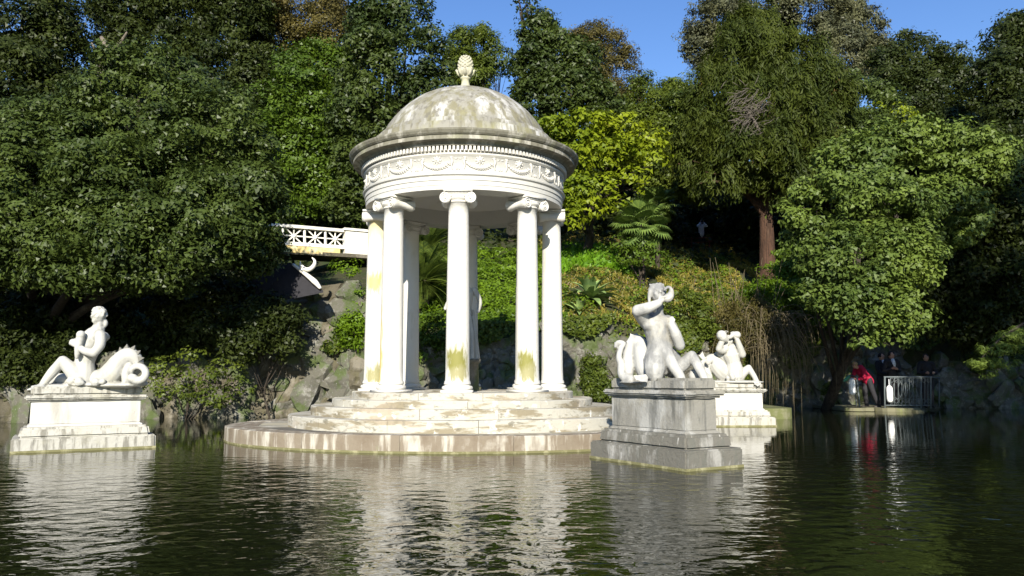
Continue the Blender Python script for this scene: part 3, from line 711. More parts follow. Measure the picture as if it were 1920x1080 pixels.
hand(mb, zf(732, 190, -.2), zf(690, 120, -.2) - zf(732, 190, -.2), 1.4)
mb.limb([zf(575, 310, -.05), zf(530, 340, -.12), zf(490, 320, -.18)], [52 * K, 45 * K, 40 * K]); mb.limb([zf(490, 320, -.18), zf(520, 240, -.2), zf(550, 190, -.22)], [40 * K, 36 * K, 28 * K])
hand(mb, zf(550, 190, -.22), zf(560, 120, -.2) - zf(550, 190, -.22), 1.4)
mb.limb([zf(500, 380, .05), zf(560, 450, .05), zf(600, 540, .05)], [45 * K, 36 * K, 30 * K])
mb.limb([zf(740, 720, 0), zf(810, 650, -.05), zf(890, 575, -.08)], [70 * K, 52 * K, 40 * K]); mb.limb([zf(890, 575, -.08), zf(960, 680, -.1), zf(1015, 780, -.12)], [38 * K, 32 * K, 24 * K])
b1 = zf(1000, 750, -.12); fan_fin(mb, b1, [zf(x, y, -.3) - b1 for x, y in ((970, 800), (1015, 825), (1050, 805))], 12 * K)
for k in range(10): mb.ell(zf(random.uniform(600, 740), random.uniform(660, 750), random.uniform(-.25, 0)), 34 * K, 8)
mb.ell(zf(760, 765, 0), (300 * K, .3, 22 * K))
body_obj('figure', mb, M['statue_marble_white'], s3, .014, 2)
mb = MB()
mb.limb([zf(680, 680, .1), zf(560, 640, .1), zf(480, 560, .12), zf(400, 470, .14), (zf(330, 500, .12)), zf(320, 600, .1), zf(350, 700, .08)], [105 * K, 110 * K, 105 * K, 80 * K, 50 * K, 45 * K, 50 * K], 14, 5)
mb.limb([zf(340, 720, -.05), zf(270, 640, -.1), zf(260, 520, -.1), zf(300, 480, -.1), zf(345, 520, -.1)], [55 * K, 40 * K, 30 * K, 25 * K, 18 * K], 10, 5)
b1 = zf(280, 470, .05); fan_fin(mb, b1, [zf(x, y, .05) - b1 for x, y in ((215, 400), (265, 345), (310, 430))], 10 * K)
b1 = zf(440, 450, .1); fan_fin(mb, b1, [zf(x, y, .1) - b1 for x, y in ((390, 400), (450, 355), (500, 430))], 10 * K)
mb.ell(zf(430, 765, .1), (280 * K, .28, 22 * K))
body_obj('serpent_tail', mb, M['statue_marble_white'], s3, .014, 2)
mb = MB(); mb.limb([zf(590, 200, -.2), zf(550, 170, -.22), zf(525, 135, -.22)], [30 * K, 55 * K, 62 * K], 12, 4)
mb.limb([zf(640, 160, -.2), zf(700, 120, -.2), zf(735, 130, -.2)], [22 * K, 32 * K, 45 * K], 12, 4)
body_obj('conch_shell', mb, M['statue_marble_white'], s3, .012, 1)

# ------------------------------------------------------------------ foliage
def unit(a): return a / np.maximum(1e-9, np.linalg.norm(a, axis=1, keepdims=True))
def leaf_mesh(name, c, n, length, width, mat, tint, axis_=None, fold=0.0):
    """one small leaf per centre, facing n"""
    k = len(c); t = rng.normal(size=(k, 3)) if axis_ is None else axis_ + .35 * rng.normal(size=(k, 3))
    t = unit(t - n * (t * n).sum(1, keepdims=True)); b = np.cross(n, t)
    Ls = (length * (.7 + .6 * rng.random(k)))[:, None]; Ws = (width * (.7 + .6 * rng.random(k)))[:, None]
    v = np.empty((k, 3, 3)); w_ = (rng.random(k)[:, None] * .5 + .25)
    v[:, 0] = c - t * Ls * .5 + b * Ws * (w_ - .5) * .6; v[:, 1] = c + b * Ws * w_ * 1.1 + t * Ls * .32; v[:, 2] = c - b * Ws * (1 - w_) * 1.1 + t * Ls * .5 - n * Ls * .1
    me = bpy.data.meshes.new(name)
    me.vertices.add(3 * k); me.vertices.foreach_set('co', v.astype(np.float32).ravel())
    me.loops.add(3 * k); me.loops.foreach_set('vertex_index', np.arange(3 * k, dtype=np.int32))
    me.polygons.add(k); me.polygons.foreach_set('loop_start', np.arange(0, 3 * k, 3, dtype=np.int32))
    me.polygons.foreach_set('loop_total', np.full(k, 3, dtype=np.int32))
    me.update(calc_edges=True)
    a = me.attributes.new('tint', 'FLOAT', 'FACE'); a.data.foreach_set('value', tint.astype(np.float32))
    me.materials.append(mat); return me
NLEAF = [0]; LS = .80
def crown_points(lobes, rc, leaf, cover, style, inner=.45, rough=.28):
    """lobes: (centre, radii). Returns leaf centres, normals, tints, axes"""
    Cs, Ns, Ts, As = [], [], [], []
    subs = []
    for (lc, lr) in lobes:                 # each lobe is a heap of smaller rounded boughs
        lc = np.array(lc); lr = np.array(lr, dtype=float)
        if min(lr) < rc * 1.6: subs.append((lc, lr, 1.0)); continue
        d = unit(rng.normal(size=(200, 3))); d = d[(d[:, 1] < .3)]
        pick = [d[0]]
        for q_ in d[1:]:
            if min(np.linalg.norm(q_ - p_) for p_ in pick) > .50: pick.append(q_)
        if len(pick) > 6: pick = [p_ for p_ in pick if rng.random() > .16]
        for p_ in pick:
            f = rng.uniform(.22, .42); sr = np.maximum(lr * f, rc * .8)
            subs.append((lc + p_ * (lr - sr * .55) * rng.uniform(.78, 1.2), sr * np.array([1.25, 1.0, .62]), .8))
            for _ in range(2):             # loose sprays that break the outline
                e_ = unit((p_ + .5 * rng.normal(size=3))[None])[0]; e_[1] = min(e_[1], .2)
                subs.append((lc + e_ * lr * rng.uniform(1.0, 1.28), np.full(3, rc * .55), .5))
        subs.append((lc, lr * .52, .35))
    for (lc, lr, dens) in subs:
        area = 4 * PI * ((lr[0] * lr[1]) ** 1.6 / 3 + (lr[0] * lr[2]) ** 1.6 / 3 + (lr[1] * lr[2]) ** 1.6 / 3) ** (1 / 1.6)
        nsh = int(max(3 if dens == .5 else 4, dens * area / (rc * rc * 2.1))); nin = int(nsh * inner)
        d = unit(rng.normal(size=(nsh + nin, 3)))
        keep = (d[:, 1] < .45) | (rng.random(len(d)) < .45)      # fewer clumps on the side away from the pond
        # bumpy outline: radius varies smoothly with direction
        bump_ = 1 + rough * (np.sin(d[:, 0] * 5 + lc[0]) * np.sin(d[:, 2] * 6 + lc[2] * 2) * .6 + .4 * rng.normal(size=len(d)) * .6)
        rr = np.where(np.arange(len(d)) < nsh, .88, .35 + .45 * rng.random(len(d))) * bump_
        cc = lc + d * lr * rr[:, None]; inn = np.arange(len(d)) >= nsh
        d, cc, inn = d[keep], cc[keep], inn[keep]
        m = max(6, int(cover * PI * rc * rc * 2.2 / (leaf[0] * leaf[1] * .5)))
        k = len(cc); sz = rc * (.65 + .7 * rng.random(k))
        dd = unit(rng.normal(size=(k * m, 3)) + np.repeat(d, m, 0) * .55 + np.array([0, 0, .35]))
        flat = np.array([1.15, 1.15, .7]) if style != 'droop' else np.array([.75, .75, 1.25])
        r3 = rng.random(k * m) ** .45
        pos = np.repeat(cc, m, 0) + dd * flat * (np.repeat(sz, m) * r3)[:, None]
        nn = unit(dd * .8 + np.repeat(d, m, 0) * .75 + np.array([0, -.05, .55]) + .42 * rng.normal(size=(k * m, 3)))
        tt = np.clip(rng.random() * .42 + np.repeat(rng.random(k) * .28, m) + .30 * rng.random(k * m), 0, 1)
        if style == 'droop':
            ax = unit(np.repeat(d, m, 0) * np.array([.7, .7, .2]) + np.array([0, 0, -.9])); 
        else: ax = unit(rng.normal(size=(k * m, 3)))
        thin = (rng.random(k * m) < np.repeat(rng.uniform(.45, 1.0, k), m)) & ((~np.repeat(inn, m)) | (rng.random(k * m) < .45))
        Cs.append(pos[thin]); Ns.append(nn[thin]); Ts.append(tt[thin]); As.append(ax[thin])
    Cs, Ns, Ts, As = np.concatenate(Cs), np.concatenate(Ns), np.concatenate(Ts), np.concatenate(As)
    keepm = np.ones(len(Cs), bool); u_ = rng.random(len(Cs))     # thin out what sits deep inside or on the far side
    front = np.zeros(len(Cs), bool)
    for (lc, lr) in lobes:
        q_ = (Cs - np.array(lc)) / np.array(lr); dd_ = np.linalg.norm(q_, axis=1)
        keepm &= ~((dd_ < .55) & (u_ < .80)); front |= (dd_ < 1.4) & (q_[:, 1] < .25)
    keepm &= front | (rng.random(len(Cs)) < .35)
    return Cs[keepm], Ns[keepm], Ts[keepm], As[keepm]
def crown(name, lobes, mat, parent, rc, leaf, cover=.55, style='', inner=.45, rough=.28):
    leaf = (leaf[0] * LS, leaf[1] * LS); cover = cover * 1.0
    c, n, t, a = crown_points(lobes, rc, leaf, cover, style, inner, rough)
    NLEAF[0] += len(c)
    c = c - np.array(WL[parent.name])
    me = leaf_mesh(name, c, n, leaf[0], leaf[1], mat, t, a if style == 'droop' else None)
    o = bpy.data.objects.new(name, me); link(o, parent); o['kind'] = 'stuff'; return o
def PL(px, py, D, rx, ry, rd=None):
    c = at(px, py, D); s = D / F; return (tuple(c), (rx * s, (rd if rd else (rx + ry) / 2 * s * .9), ry * s))
def tree(name, label, cat, base, lobes, mat, rc=.42, leaf=(.15, .085), cover=.55, style='', bark='bark', tr=.22, group=None, trunk=True, inner=.45, rough=.28, top=None, lb0=.6):
    """base (px, py, D) of the trunk foot; lobes list of PL args"""
    b = at(*base); b.z = min(b.z, ground(b.x, b.y)) - .15
    t = thing(name, tuple(b), label, cat, group)
    lb = [PL(*l) for l in lobes]
    cs = [Vector(l[0]) for l in lb]
    ctr = sum(cs, Vector()) / len(cs)
    if trunk:
        m_ = MB(); mid = b.lerp(ctr, .55) + Vector((random.uniform(-.3, .3), .2, 0)); mid.x = b.x * .5 + mid.x * .5
        top = max(cs, key=lambda p: p.z)
        m_.tube([b, b.lerp(mid, .5) + Vector((random.uniform(-.15, .15), 0, 0)), mid, mid.lerp(top, .6), top - Vector((0, 0, .3))], [tr * 1.25, tr, tr * .8, tr * .45, tr * .15], 10, True, 4)
        for c_ in cs:
            st_ = b.lerp(mid, random.uniform(lb0, 1.0)); m2 = st_.lerp(c_, .5) + Vector((random.uniform(-.2, .2), random.uniform(-.2, .2), random.uniform(0, .4)))
            m_.tube([st_, m2, c_, c_ + (c_ - m2) * .12], [tr * .42, tr * .28, tr * .14, tr * .04], 6, True, 3)
            for j in range(3):
                e = c_ + Vector((random.uniform(-.6, .6), random.uniform(-.6, .3), random.uniform(-.4, .3)))
                m_.tube([m2, m2.lerp(e, .5) + Vector((0, 0, .15)), e], [tr * .16, tr * .1, tr * .03], 5, True, 2)
        m_.build('trunk', M[bark], t, True)
    crown('crown', lb, mat, t, rc, leaf, cover, style, inner, rough)
    return t

# hillside undergrowth ------------------------------------------------
def scatter(name, label, poly, n, mat, leaf, lift, style='', size_n=None, parent=None, clump=0.0):
    """leaves or blades on the ground inside a box list [(x0,x1,t0,t1)] with t = distance behind the shoreline"""
    P_, N_, A_ = [], [], []
    for (x0, x1, t0, t1, cnt) in poly:
        for _ in range(cnt):
            x = random.uniform(x0, x1); t_ = random.uniform(t0, t1); y = shore(x) + t_
            if clump and noise.noise(Vector((x * 1.1, y * 1.1, 5))) < clump - .5: continue
            z = ground(x, y); e = .15
            gx_ = (ground(x + e, y, False) - ground(x - e, y, False)) / (2 * e); gy_ = (ground(x, y + e, False) - ground(x, y - e, False)) / (2 * e)
            nn = Vector((-gx_, -gy_, 1)).normalized(); h_ = random.random() * lift
            hump = max(0, noise.noise(Vector((x * 1.6, y * 1.6, 9)))) * lift * 2
            p = Vector((x, y, z)) + nn * (h_ + hump)
            P_.append(p); N_.append(nn)
    c = np.array(P_); n_ = np.array(N_); k = len(c)
    if style == 'blade':
        nn = unit(rng.normal(size=(k, 3)) * np.array([1, 1, .25]) + np.array([0, -.6, .2])); ax = unit(np.array([0, 0, 1.0]) + .3 * rng.normal(size=(k, 3)))
        me = leaf_mesh(name, c, nn, leaf[0], leaf[1], mat, rng.random(k), ax)
    else:
        nn = unit(n_ + .6 * rng.normal(size=(k, 3)) + np.array([0, -.2, .2]))
        me = leaf_mesh(name, c, nn, leaf[0], leaf[1], mat, rng.random(k))
    NLEAF[0] += k
    o = bpy.data.objects.new(name, me); link(o, None, (0, 0, 0)); tag(o, label, None, None, 'stuff'); return o
scatter('hillside_undergrowth', 'low dark undergrowth covering the wooded slope', [(-24, 24, 7, 24, 20000)], 0, L['dark'], (.26, .15), .5, clump=.45)
scatter('ivy_cover', 'bright green ivy covering the slope behind the temple', [(-3.2, 1.8, .5, 10, 26000), (-4.4, -3.0, .9, 3.5, 1500)], 0, L['ivy'], (.12, .08), .16)
scatter('slope_weeds', 'olive green weeds and low scrub on the slope right of the temple', [(1.6, 9.6, .5, 9.5, 34000)], 0, L['mid'], (.11, .06), .22, clump=.40)
scatter('slope_grass', 'dry yellowish grass on the slope below the path', [(1.2, 10.5, .8, 13.5, 95000), (-6, -3.3, .8, 2.6, 3500)], 0, L['grass'], (.26, .035), .12, 'blade', clump=.30)
scatter('slope_greenery', 'fresh green leafy weeds in patches on the slope', [(1.2, 10, .6, 10, 16000), (-6.2, -3, .9, 3.2, 2500)], 0, L['ivy'], (.10, .065), .3, clump=.60)

# strap-leaved ground cover below the yellow tree
P_, = [[]]
cc = []; 
for _ in range(5200):
    x = at(random.uniform(1035, 1160), 500, 30).x
    y = shore(x) + random.uniform(5.0, 8.8); cc.append((x, y, ground(x, y) + .12 + random.random() * .12))
cc = np.array(cc); k = len(cc)
me = leaf_mesh('strap_leaf_cover', cc, unit(rng.normal(size=(k, 3)) * np.array([1, .6, .4]) + np.array([0, -1, .4])), .62, .085, L['strap'], rng.random(k), unit(np.array([0, -.1, 1.0]) + .5 * rng.normal(size=(k, 3))))
o = bpy.data.objects.new('strap_leaf_cover', me); link(o, None, (0, 0, 0)); tag(o, 'bright green strap-leaved ground cover under the yellow tree', kind='stuff')

# trees: photo pixels and distance ------------------------------------------------
G1 = None
tree('holm_oak', 'huge dome-shaped dark evergreen oak overhanging the water at left', 'tree', (60, 760, 22.5),
     [(270, 210, 20.8, 120, 100), (140, 290, 20.3, 125, 95), (390, 300, 19.8, 110, 100), (40, 350, 19.5, 110, 95), (230, 370, 18.8, 130, 90), (420, 390, 19.2, 95, 90), (60, 460, 18.2, 120, 70), (330, 450, 18.0, 110, 75), (180, 480, 17.8, 100, 55), (455, 450, 19.8, 60, 60), (300, 520, 18.4, 70, 35), (60, 270, 21, 70, 60), (-60, 420, 18, 90, 110)],
     L['holm'], rc=.36, leaf=(.135, .085), cover=.62, tr=.4, inner=.35)
tree('dark_tree', 'tall dark tree at the top left corner, in front of the leaning pale trunk', 'tree', (20, 560, 33),
     [(40, 40, 32, 90, 80), (30, 150, 30, 80, 60), (-20, 250, 30, 70, 90), (110, 200, 31, 55, 50), (100, 90, 32, 45, 55)], L['dark'], rc=.6, leaf=(.22, .13), cover=.5)
tree('dark_tree', 'dark tree with bits of sky showing, right of the top left corner', 'tree', (250, 560, 36),
     [(260, 20, 35, 70, 60), (290, 90, 35, 60, 60), (340, 40, 35, 70, 60), (120, -10, 35, 50, 35), (160, 110, 34.5, 30, 40), (225, 110, 35.5, 40, 50)], L['dark'], rc=.6, leaf=(.22, .13), cover=.5)
tree('dark_tree', 'deep green tree rising straight behind the big evergreen oak', 'tree', (430, 560, 33),
     [(400, 130, 33, 80, 60), (440, 30, 34, 60, 60), (440, 210, 32, 60, 70), (350, 150, 33, 50, 50), (490, 270, 31, 50, 80), (500, 170, 33, 50, 70)], L['dark'], rc=.5, leaf=(.2, .12), cover=.55)
tree('olive_tree', 'brownish olive tree at the top edge left of the dome', 'tree', (580, 560, 37),
     [(560, 40, 36, 75, 60), (620, 80, 36, 60, 80), (510, 90, 36, 50, 60), (640, 190, 35, 50, 60), (480, 10, 37, 50, 40)], L['olive'], rc=.5, leaf=(.19, .08), cover=.42)
tree('leafy_tree', 'lively green leafy tree left of the temple above the balustrade', 'tree', (580, 560, 32),
     [(560, 190, 31, 75, 65), (530, 280, 30, 60, 70), (610, 270, 30.5, 60, 80), (570, 350, 30, 75, 50), (640, 350, 30.5, 60, 55), (510, 360, 30, 45, 45), (600, 130, 32, 60, 40)], L['green'], rc=.45, leaf=(.18, .12), cover=.5)
tree('magnolia_tree', 'tall glossy-leaved magnolia just left of the dome', 'tree', (720, 560, 30),
     [(735, 30, 31, 60, 60), (760, 110, 30, 70, 70), (700, 140, 30, 60, 80), (680, 230, 29, 60, 60), (690, 310, 29, 55, 60), (800, 180, 30, 45, 50), (670, 380, 29, 45, 40), (700, 60, 31, 40, 50)], L['magnolia'], rc=.36, leaf=(.21, .12), cover=.38, rough=.4)
tree('pine_tree', 'small distant pine with bare forked trunk beside the finial', 'tree', (945, 330, 50),
     [(885, 95, 48, 45, 38), (925, 112, 48, 38, 22), (880, 140, 48, 35, 30), (905, 150, 47, 25, 18), (940, 130, 49, 25, 14), (975, 160, 48, 18, 10), (880, 70, 49, 22, 20)], L['mid'], rc=.5, leaf=(.26, .1), cover=.5, tr=.16)
tree('magnolia_tree', 'tall narrow glossy tree with a leaning tip right of the finial', 'tree', (1050, 560, 30),
     [(1010, 65, 31, 30, 35), (995, 15, 31, 14, 30), (1035, 105, 30.5, 45, 40), (1000, 130, 30, 35, 35), (1060, 180, 30, 55, 45), (1010, 190, 30, 40, 40), (1090, 130, 31, 35, 45), (1120, 210, 30, 40, 45), (1010, 240, 30, 35, 25), (975, 10, 31.3, 8, 16)], L['magnolia'], rc=.34, leaf=(.21, .12), cover=.38, rough=.4)
tree('olive_tree', 'hazy brown-green tree behind the narrow glossy one, against the sky', 'tree', (1140, 500, 42),
     [(1120, 95, 41, 45, 45), (1155, 140, 41, 38, 50), (1090, 90, 42, 30, 30), (1160, 210, 40, 40, 50), (1100, 180, 41, 40, 50)], L['olive'], rc=.45, leaf=(.2, .07), cover=.3)
tree('leafy_tree', 'mid green rounded tree low on the skyline between the yellow tree and the conifer', 'tree', (1230, 500, 38),
     [(1215, 200, 37, 50, 50), (1260, 220, 36, 50, 60), (1300, 250, 35, 50, 70), (1200, 260, 36, 40, 50), (1270, 320, 34, 60, 60), (1290, 180, 37, 22, 40)], L['mid'], rc=.45, leaf=(.18, .09), cover=.55)
tree('yellow_tree', 'bright yellow-green leafed tree touching the right side of the temple roof', 'tree', (1090, 490, 30),
     [(1095, 240, 28, 62, 24), (1165, 232, 28.2, 45, 20), (1210, 262, 28, 48, 20), (1150, 285, 27.7, 60, 22), (1225, 300, 27.6, 32, 16), (1090, 300, 27.6, 50, 26), (1185, 330, 27.5, 40, 16), (1120, 345, 27.3, 42, 20), (1070, 360, 27.3, 34, 26), (1110, 392, 27.2, 42, 20), (1065, 415, 27.2, 28, 18), (1160, 380, 27.4, 24, 12), (1040, 250, 28.5, 32, 22), (1205, 355, 27.8, 16, 10)], L['yellow'], rc=.25, leaf=(.19, .16), cover=.42, tr=.16, rough=.35)
tree('grey_oak', 'grey-green oak crown spreading against the sky behind the red-barked conifer', 'tree', (1470, 500, 44),
     [(1345, 40, 42, 50, 45), (1320, 90, 42, 32, 38), (1420, 20, 43, 70, 40), (1520, 20, 43, 80, 40), (1590, 50, 42, 50, 35), (1560, 110, 41, 60, 50), (1640, 110, 42, 35, 40), (1310, 50, 42, 22, 30), (1360, 120, 42, 45, 45)], L['grey'], rc=.5, leaf=(.21, .10), cover=.42)
tree('conifer_tree', 'big olive-green conifer with thick reddish trunk and drooping sprays', 'tree', (1438, 500, 30),
     [(1400, 110, 30.5, 65, 55), (1470, 130, 30, 70, 60), (1350, 190, 29.5, 60, 50), (1440, 210, 29, 80, 60), (1530, 190, 30, 60, 60), (1330, 270, 29, 60, 45), (1420, 290, 28.5, 70, 45), (1500, 280, 29, 60, 60), (1340, 340, 28.5, 50, 35), (1480, 345, 28.6, 50, 35), (1410, 60, 31, 40, 35), (1280, 310, 29, 40, 35), (1390, 340, 29, 40, 25)], L['yew'], rc=.42, leaf=(.30, .06), cover=.55, style='droop', bark='bark_red', tr=.30, rough=.35, lb0=.88)
tree('leafy_tree', 'deep green tree on the right skyline, left of the gap of sky', 'tree', (1700, 500, 40),
     [(1700, 120, 38, 65, 45), (1760, 170, 38, 60, 55), (1690, 200, 37, 60, 60), (1790, 110, 39, 25, 30), (1730, 260, 36, 70, 60), (1820, 230, 37, 40, 40)], L['dark'], rc=.5, leaf=(.2, .11), cover=.55)
tree('leafy_tree', 'bluish green rounded tree behind the bright leafy one', 'tree', (1610, 500, 32),
     [(1610, 200, 32, 55, 50), (1560, 260, 31, 60, 50), (1640, 270, 31, 60, 50), (1590, 330, 30, 50, 40), (1680, 230, 33, 30, 50)], L['holm'], rc=.42, leaf=(.17, .1), cover=.58)
tree('cedar_tree', 'tall dark cedar at the right edge against the sky', 'tree', (1890, 560, 30),
     [(1870, 80, 31, 30, 35), (1910, 70, 31, 35, 40), (1890, 150, 30, 55, 45), (1920, 210, 29.5, 60, 50), (1880, 270, 29, 45, 40), (1930, 330, 29, 60, 60), (1850, 110, 31, 18, 24)], L['dark'], rc=.42, leaf=(.2, .1), cover=.55, rough=.4)
tree('plane_tree', 'bright sunlit broadleaf tree leaning over the water at right', 'tree', (1525, 745, 26.8),
     [(1610, 300, 21.5, 65, 35), (1700, 275, 21.5, 75, 38), (1800, 290, 21.5, 65, 45), (1870, 320, 21.6, 40, 30), (1510, 410, 20.8, 34, 20), (1720, 590, 20.2, 36, 26), (1615, 640, 19.8, 20, 16), (1560, 400, 20.6, 75, 60), (1660, 390, 20.5, 80, 60), (1760, 400, 21, 70, 55), (1600, 480, 20, 80, 55), (1690, 480, 20.2, 60, 50), (1560, 540, 20, 50, 40), (1640, 560, 19.8, 55, 55), (1670, 620, 19.8, 32, 28), (1590, 590, 20, 30, 30), (1500, 450, 21, 30, 30), (1850, 300, 22, 40, 40)], L['bright'], rc=.29, leaf=(.135, .11), cover=.5, tr=.17, rough=.35)
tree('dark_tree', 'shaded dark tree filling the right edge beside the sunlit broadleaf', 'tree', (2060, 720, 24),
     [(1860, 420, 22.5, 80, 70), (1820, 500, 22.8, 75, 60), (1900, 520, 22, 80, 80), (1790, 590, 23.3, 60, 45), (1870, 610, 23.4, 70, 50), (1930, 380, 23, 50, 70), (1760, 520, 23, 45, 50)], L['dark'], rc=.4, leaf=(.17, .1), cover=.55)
# woods filling the hill behind, seen in the gaps
for (px, py, D, rx, ry, lab) in ((700, 420, 33, 70, 45, 'low dark tree in the shade between the balustrade and the temple roof'), (1000, 350, 34, 60, 60, 'dark bush-like tree behind the temple, right of the dome base'),
                           (1350, 420, 41, 70, 60, 'dark tree shading the hillside path behind the person in white'), (1200, 430, 38, 60, 45, 'dark shaded tree behind the fan palm'),
                           (1560, 430, 33, 60, 70, 'dark tree between the red trunk and the sunlit broadleaf'), (1090, 455, 36, 50, 25, 'dark thicket behind the trunk of the yellow tree')):
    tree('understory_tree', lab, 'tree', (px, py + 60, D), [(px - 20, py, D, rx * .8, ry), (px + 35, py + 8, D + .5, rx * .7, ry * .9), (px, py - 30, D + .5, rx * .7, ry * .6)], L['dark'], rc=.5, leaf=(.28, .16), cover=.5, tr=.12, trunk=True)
for (px, py, D, rx, ry, lab) in ((90, 300, 40, 120, 110, 'dark wood tree high behind the left part of the big evergreen oak'), (300, 260, 42, 120, 100, 'dark wood tree behind the dome of the big evergreen oak'),
                           (470, 330, 38, 90, 120, 'dark wood tree behind the gap between the oak and the green leafy tree'), (620, 300, 40, 90, 130, 'dark wood tree behind the leafy tree above the balustrade'),
                           (770, 290, 42, 90, 100, 'dark wood tree directly behind the left half of the dome'), (960, 290, 42, 90, 70, 'dark wood tree directly behind the right half of the dome'),
                           (1130, 340, 42, 90, 80, 'dark wood tree behind the yellow tree'), (1300, 330, 46, 100, 90, 'dark wood tree behind the left side of the conifer'),
                           (1480, 300, 46, 110, 100, 'dark wood tree behind the red-barked conifer'), (1650, 330, 42, 110, 100, 'dark wood tree behind the sunlit broadleaf'), (1830, 330, 38, 110, 100, 'dark wood tree behind the cedar at the right edge')):
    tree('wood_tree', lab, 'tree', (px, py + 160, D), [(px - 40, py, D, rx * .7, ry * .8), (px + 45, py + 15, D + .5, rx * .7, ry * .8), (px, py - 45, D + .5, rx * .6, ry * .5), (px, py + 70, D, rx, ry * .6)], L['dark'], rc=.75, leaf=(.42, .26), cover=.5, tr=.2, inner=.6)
# laurels added to fill and darken the space under the big oak
for (px, py, D, rx, ry, lab) in ((190, 600, 21.8, 90, 60, 'black-green laurel added to darken the space under the big oak behind the left triton'), (400, 560, 21.6, 80, 50, 'dark laurel added to deepen the gloom under the right side of the big oak'),
                           (30, 600, 20.6, 90, 60, 'dark laurel added to deepen the gloom under the big oak at the left frame edge'), (250, 670, 21.6, 60, 40, 'low dark laurel added as dark filling at the waterline right of the left triton'), (600, 590, 22.5, 1, 1, None)):
    if lab: tree('filler_laurel', lab, 'shrub', (px, 750, D + .3), [(px - 30, py, D, rx * .8, ry), (px + 40, py + 15, D + .2, rx * .8, ry), (px, py + 60, D - .2, rx, ry * .6)], L['dark'], rc=.34, leaf=(.17, .1), cover=.5, tr=.06, inner=.8)
# trees on the near bank beyond the frame: their shade lies on the right shore
def px8(x, z, r): return (960 + F * x / 8, 703 - F * (z - CAMZ) / 8, 8, F * r / 8, F * r / 8)
tree('bank_tree', 'large shade tree on the near right bank, outside the picture', 'tree', (960 + F * 14.5 / 8, 703, 8),
     [px8(13.6, 11.4, 2.3), px8(15, 9.8, 2.4), px8(11.9, 9.0, 2.3), px8(16.2, 13.2, 2.4), px8(12.2, 6.2, 2.2), px8(15.5, 6.5, 2.4)], L['holm'], rc=.55, leaf=(.26, .17), cover=.5)

tree('autumn_tree', 'small yellowing tree patch high between the conifer and the right skyline', 'tree', (1690, 420, 31),
     [(1690, 215, 30.5, 26, 20), (1705, 245, 30.5, 22, 18), (1675, 250, 30.6, 16, 16), (1640, 205, 31, 18, 12)], L['yellow'], rc=.28, leaf=(.18, .11), cover=.3, tr=.08)
tree('understory_tree', 'dark bush filling the gap right of the red trunk', 'tree', (1500, 470, 36),
     [(1500, 410, 36, 70, 50), (1440, 400, 38, 70, 60), (1560, 390, 36, 60, 60)], L['dark'], rc=.6, leaf=(.3, .18), cover=.55, tr=.1, inner=.8)
# shrubs -------------------------------------------------------------
tree('waterside_shrub', 'shrub with yellowish lit leaves at the waterline behind the left triton', 'shrub', (340, 765, 20.3),
     [(310, 690, 19.8, 40, 18), (370, 705, 19.7, 46, 20), (330, 735, 19.6, 40, 16), (420, 690, 20, 34, 16), (400, 745, 19.8, 44, 16), (450, 725, 20, 26, 20), (290, 720, 19.8, 26, 14), (360, 665, 20, 30, 12)], L['mid'], rc=.17, leaf=(.12, .07), cover=.24, tr=.03)
tree('waterside_shrub', 'dark green shrub climbing the shaded rock left of the temple', 'shrub', (500, 720, 20.6),
     [(500, 600, 20.4, 45, 35), (470, 640, 20.2, 40, 35), (540, 640, 20.6, 30, 35), (400, 600, 20, 40, 30), (560, 600, 20.8, 25, 25)], L['dark'], rc=.26, leaf=(.13, .08), cover=.45, tr=.03)
tree('waterside_shrub', 'leafy shrub against the left shore in the deep shade at the frame edge', 'shrub', (80, 740, 19.5),
     [(60, 690, 19.3, 60, 40), (-10, 640, 19.3, 50, 60), (120, 640, 19.8, 40, 30)], L['dark'], rc=.28, leaf=(.13, .08), cover=.45, tr=.05)
tree('slope_shrub', 'green shrub growing on the rock wall behind the right-hand steps', 'shrub', (1115, 740, 22.7),
     [(1110, 700, 22.4, 20, 32), (1125, 730, 22.2, 22, 18)], L['mid'], rc=.16, leaf=(.1, .06), cover=.45, tr=.03)
tree('slope_shrub', 'bushy green shrub on the slope behind the raised conch', 'shrub', (1290, 690, 24.5),
     [(1280, 570, 24.5, 36, 18), (1330, 590, 24.4, 36, 16), (1300, 620, 24.1, 40, 18), (1265, 650, 24, 28, 16), (1345, 635, 24.3, 34, 18), (1360, 560, 25, 34, 14), (1310, 545, 25.2, 26, 10)], L['mid'], rc=.18, leaf=(.11, .07), cover=.34, tr=.05)
tree('slope_shrub', 'olive shrub at the top of the slope left of the red trunk', 'shrub', (1400, 620, 27),
     [(1440, 560, 26, 40, 26), (1330, 525, 28, 26, 12), (1450, 515, 27.5, 34, 20)], L['ivy'], rc=.26, leaf=(.12, .07), cover=.4, tr=.05)
tree('slope_shrub', 'dark leafed shrub under the fan palm', 'shrub', (1195, 510, 27.0),
     [(1180, 478, 26.9, 34, 16), (1222, 486, 26.8, 30, 14), (1205, 466, 27.1, 22, 12), (1165, 455, 27.5, 22, 14)], L['green'], rc=.24, leaf=(.16, .09), cover=.4, tr=.04)
tree('slope_shrub', 'green leafy bush at the foot of the red-barked trunk', 'shrub', (1500, 560, 27.5),
     [(1490, 500, 27.5, 35, 30), (1530, 560, 26.8, 35, 45), (1480, 560, 26.5, 28, 28)], L['green'], rc=.26, leaf=(.14, .09), cover=.4, tr=.05)
tree('slope_shrub', 'ivy shrub on the brown rock just left of the temple columns', 'shrub', (665, 660, 21.6),
     [(665, 620, 21.4, 24, 32), (675, 560, 21.8, 15, 40), (650, 500, 22.8, 28, 16)], L['ivy'], rc=.18, leaf=(.1, .07), cover=.4, tr=.03)
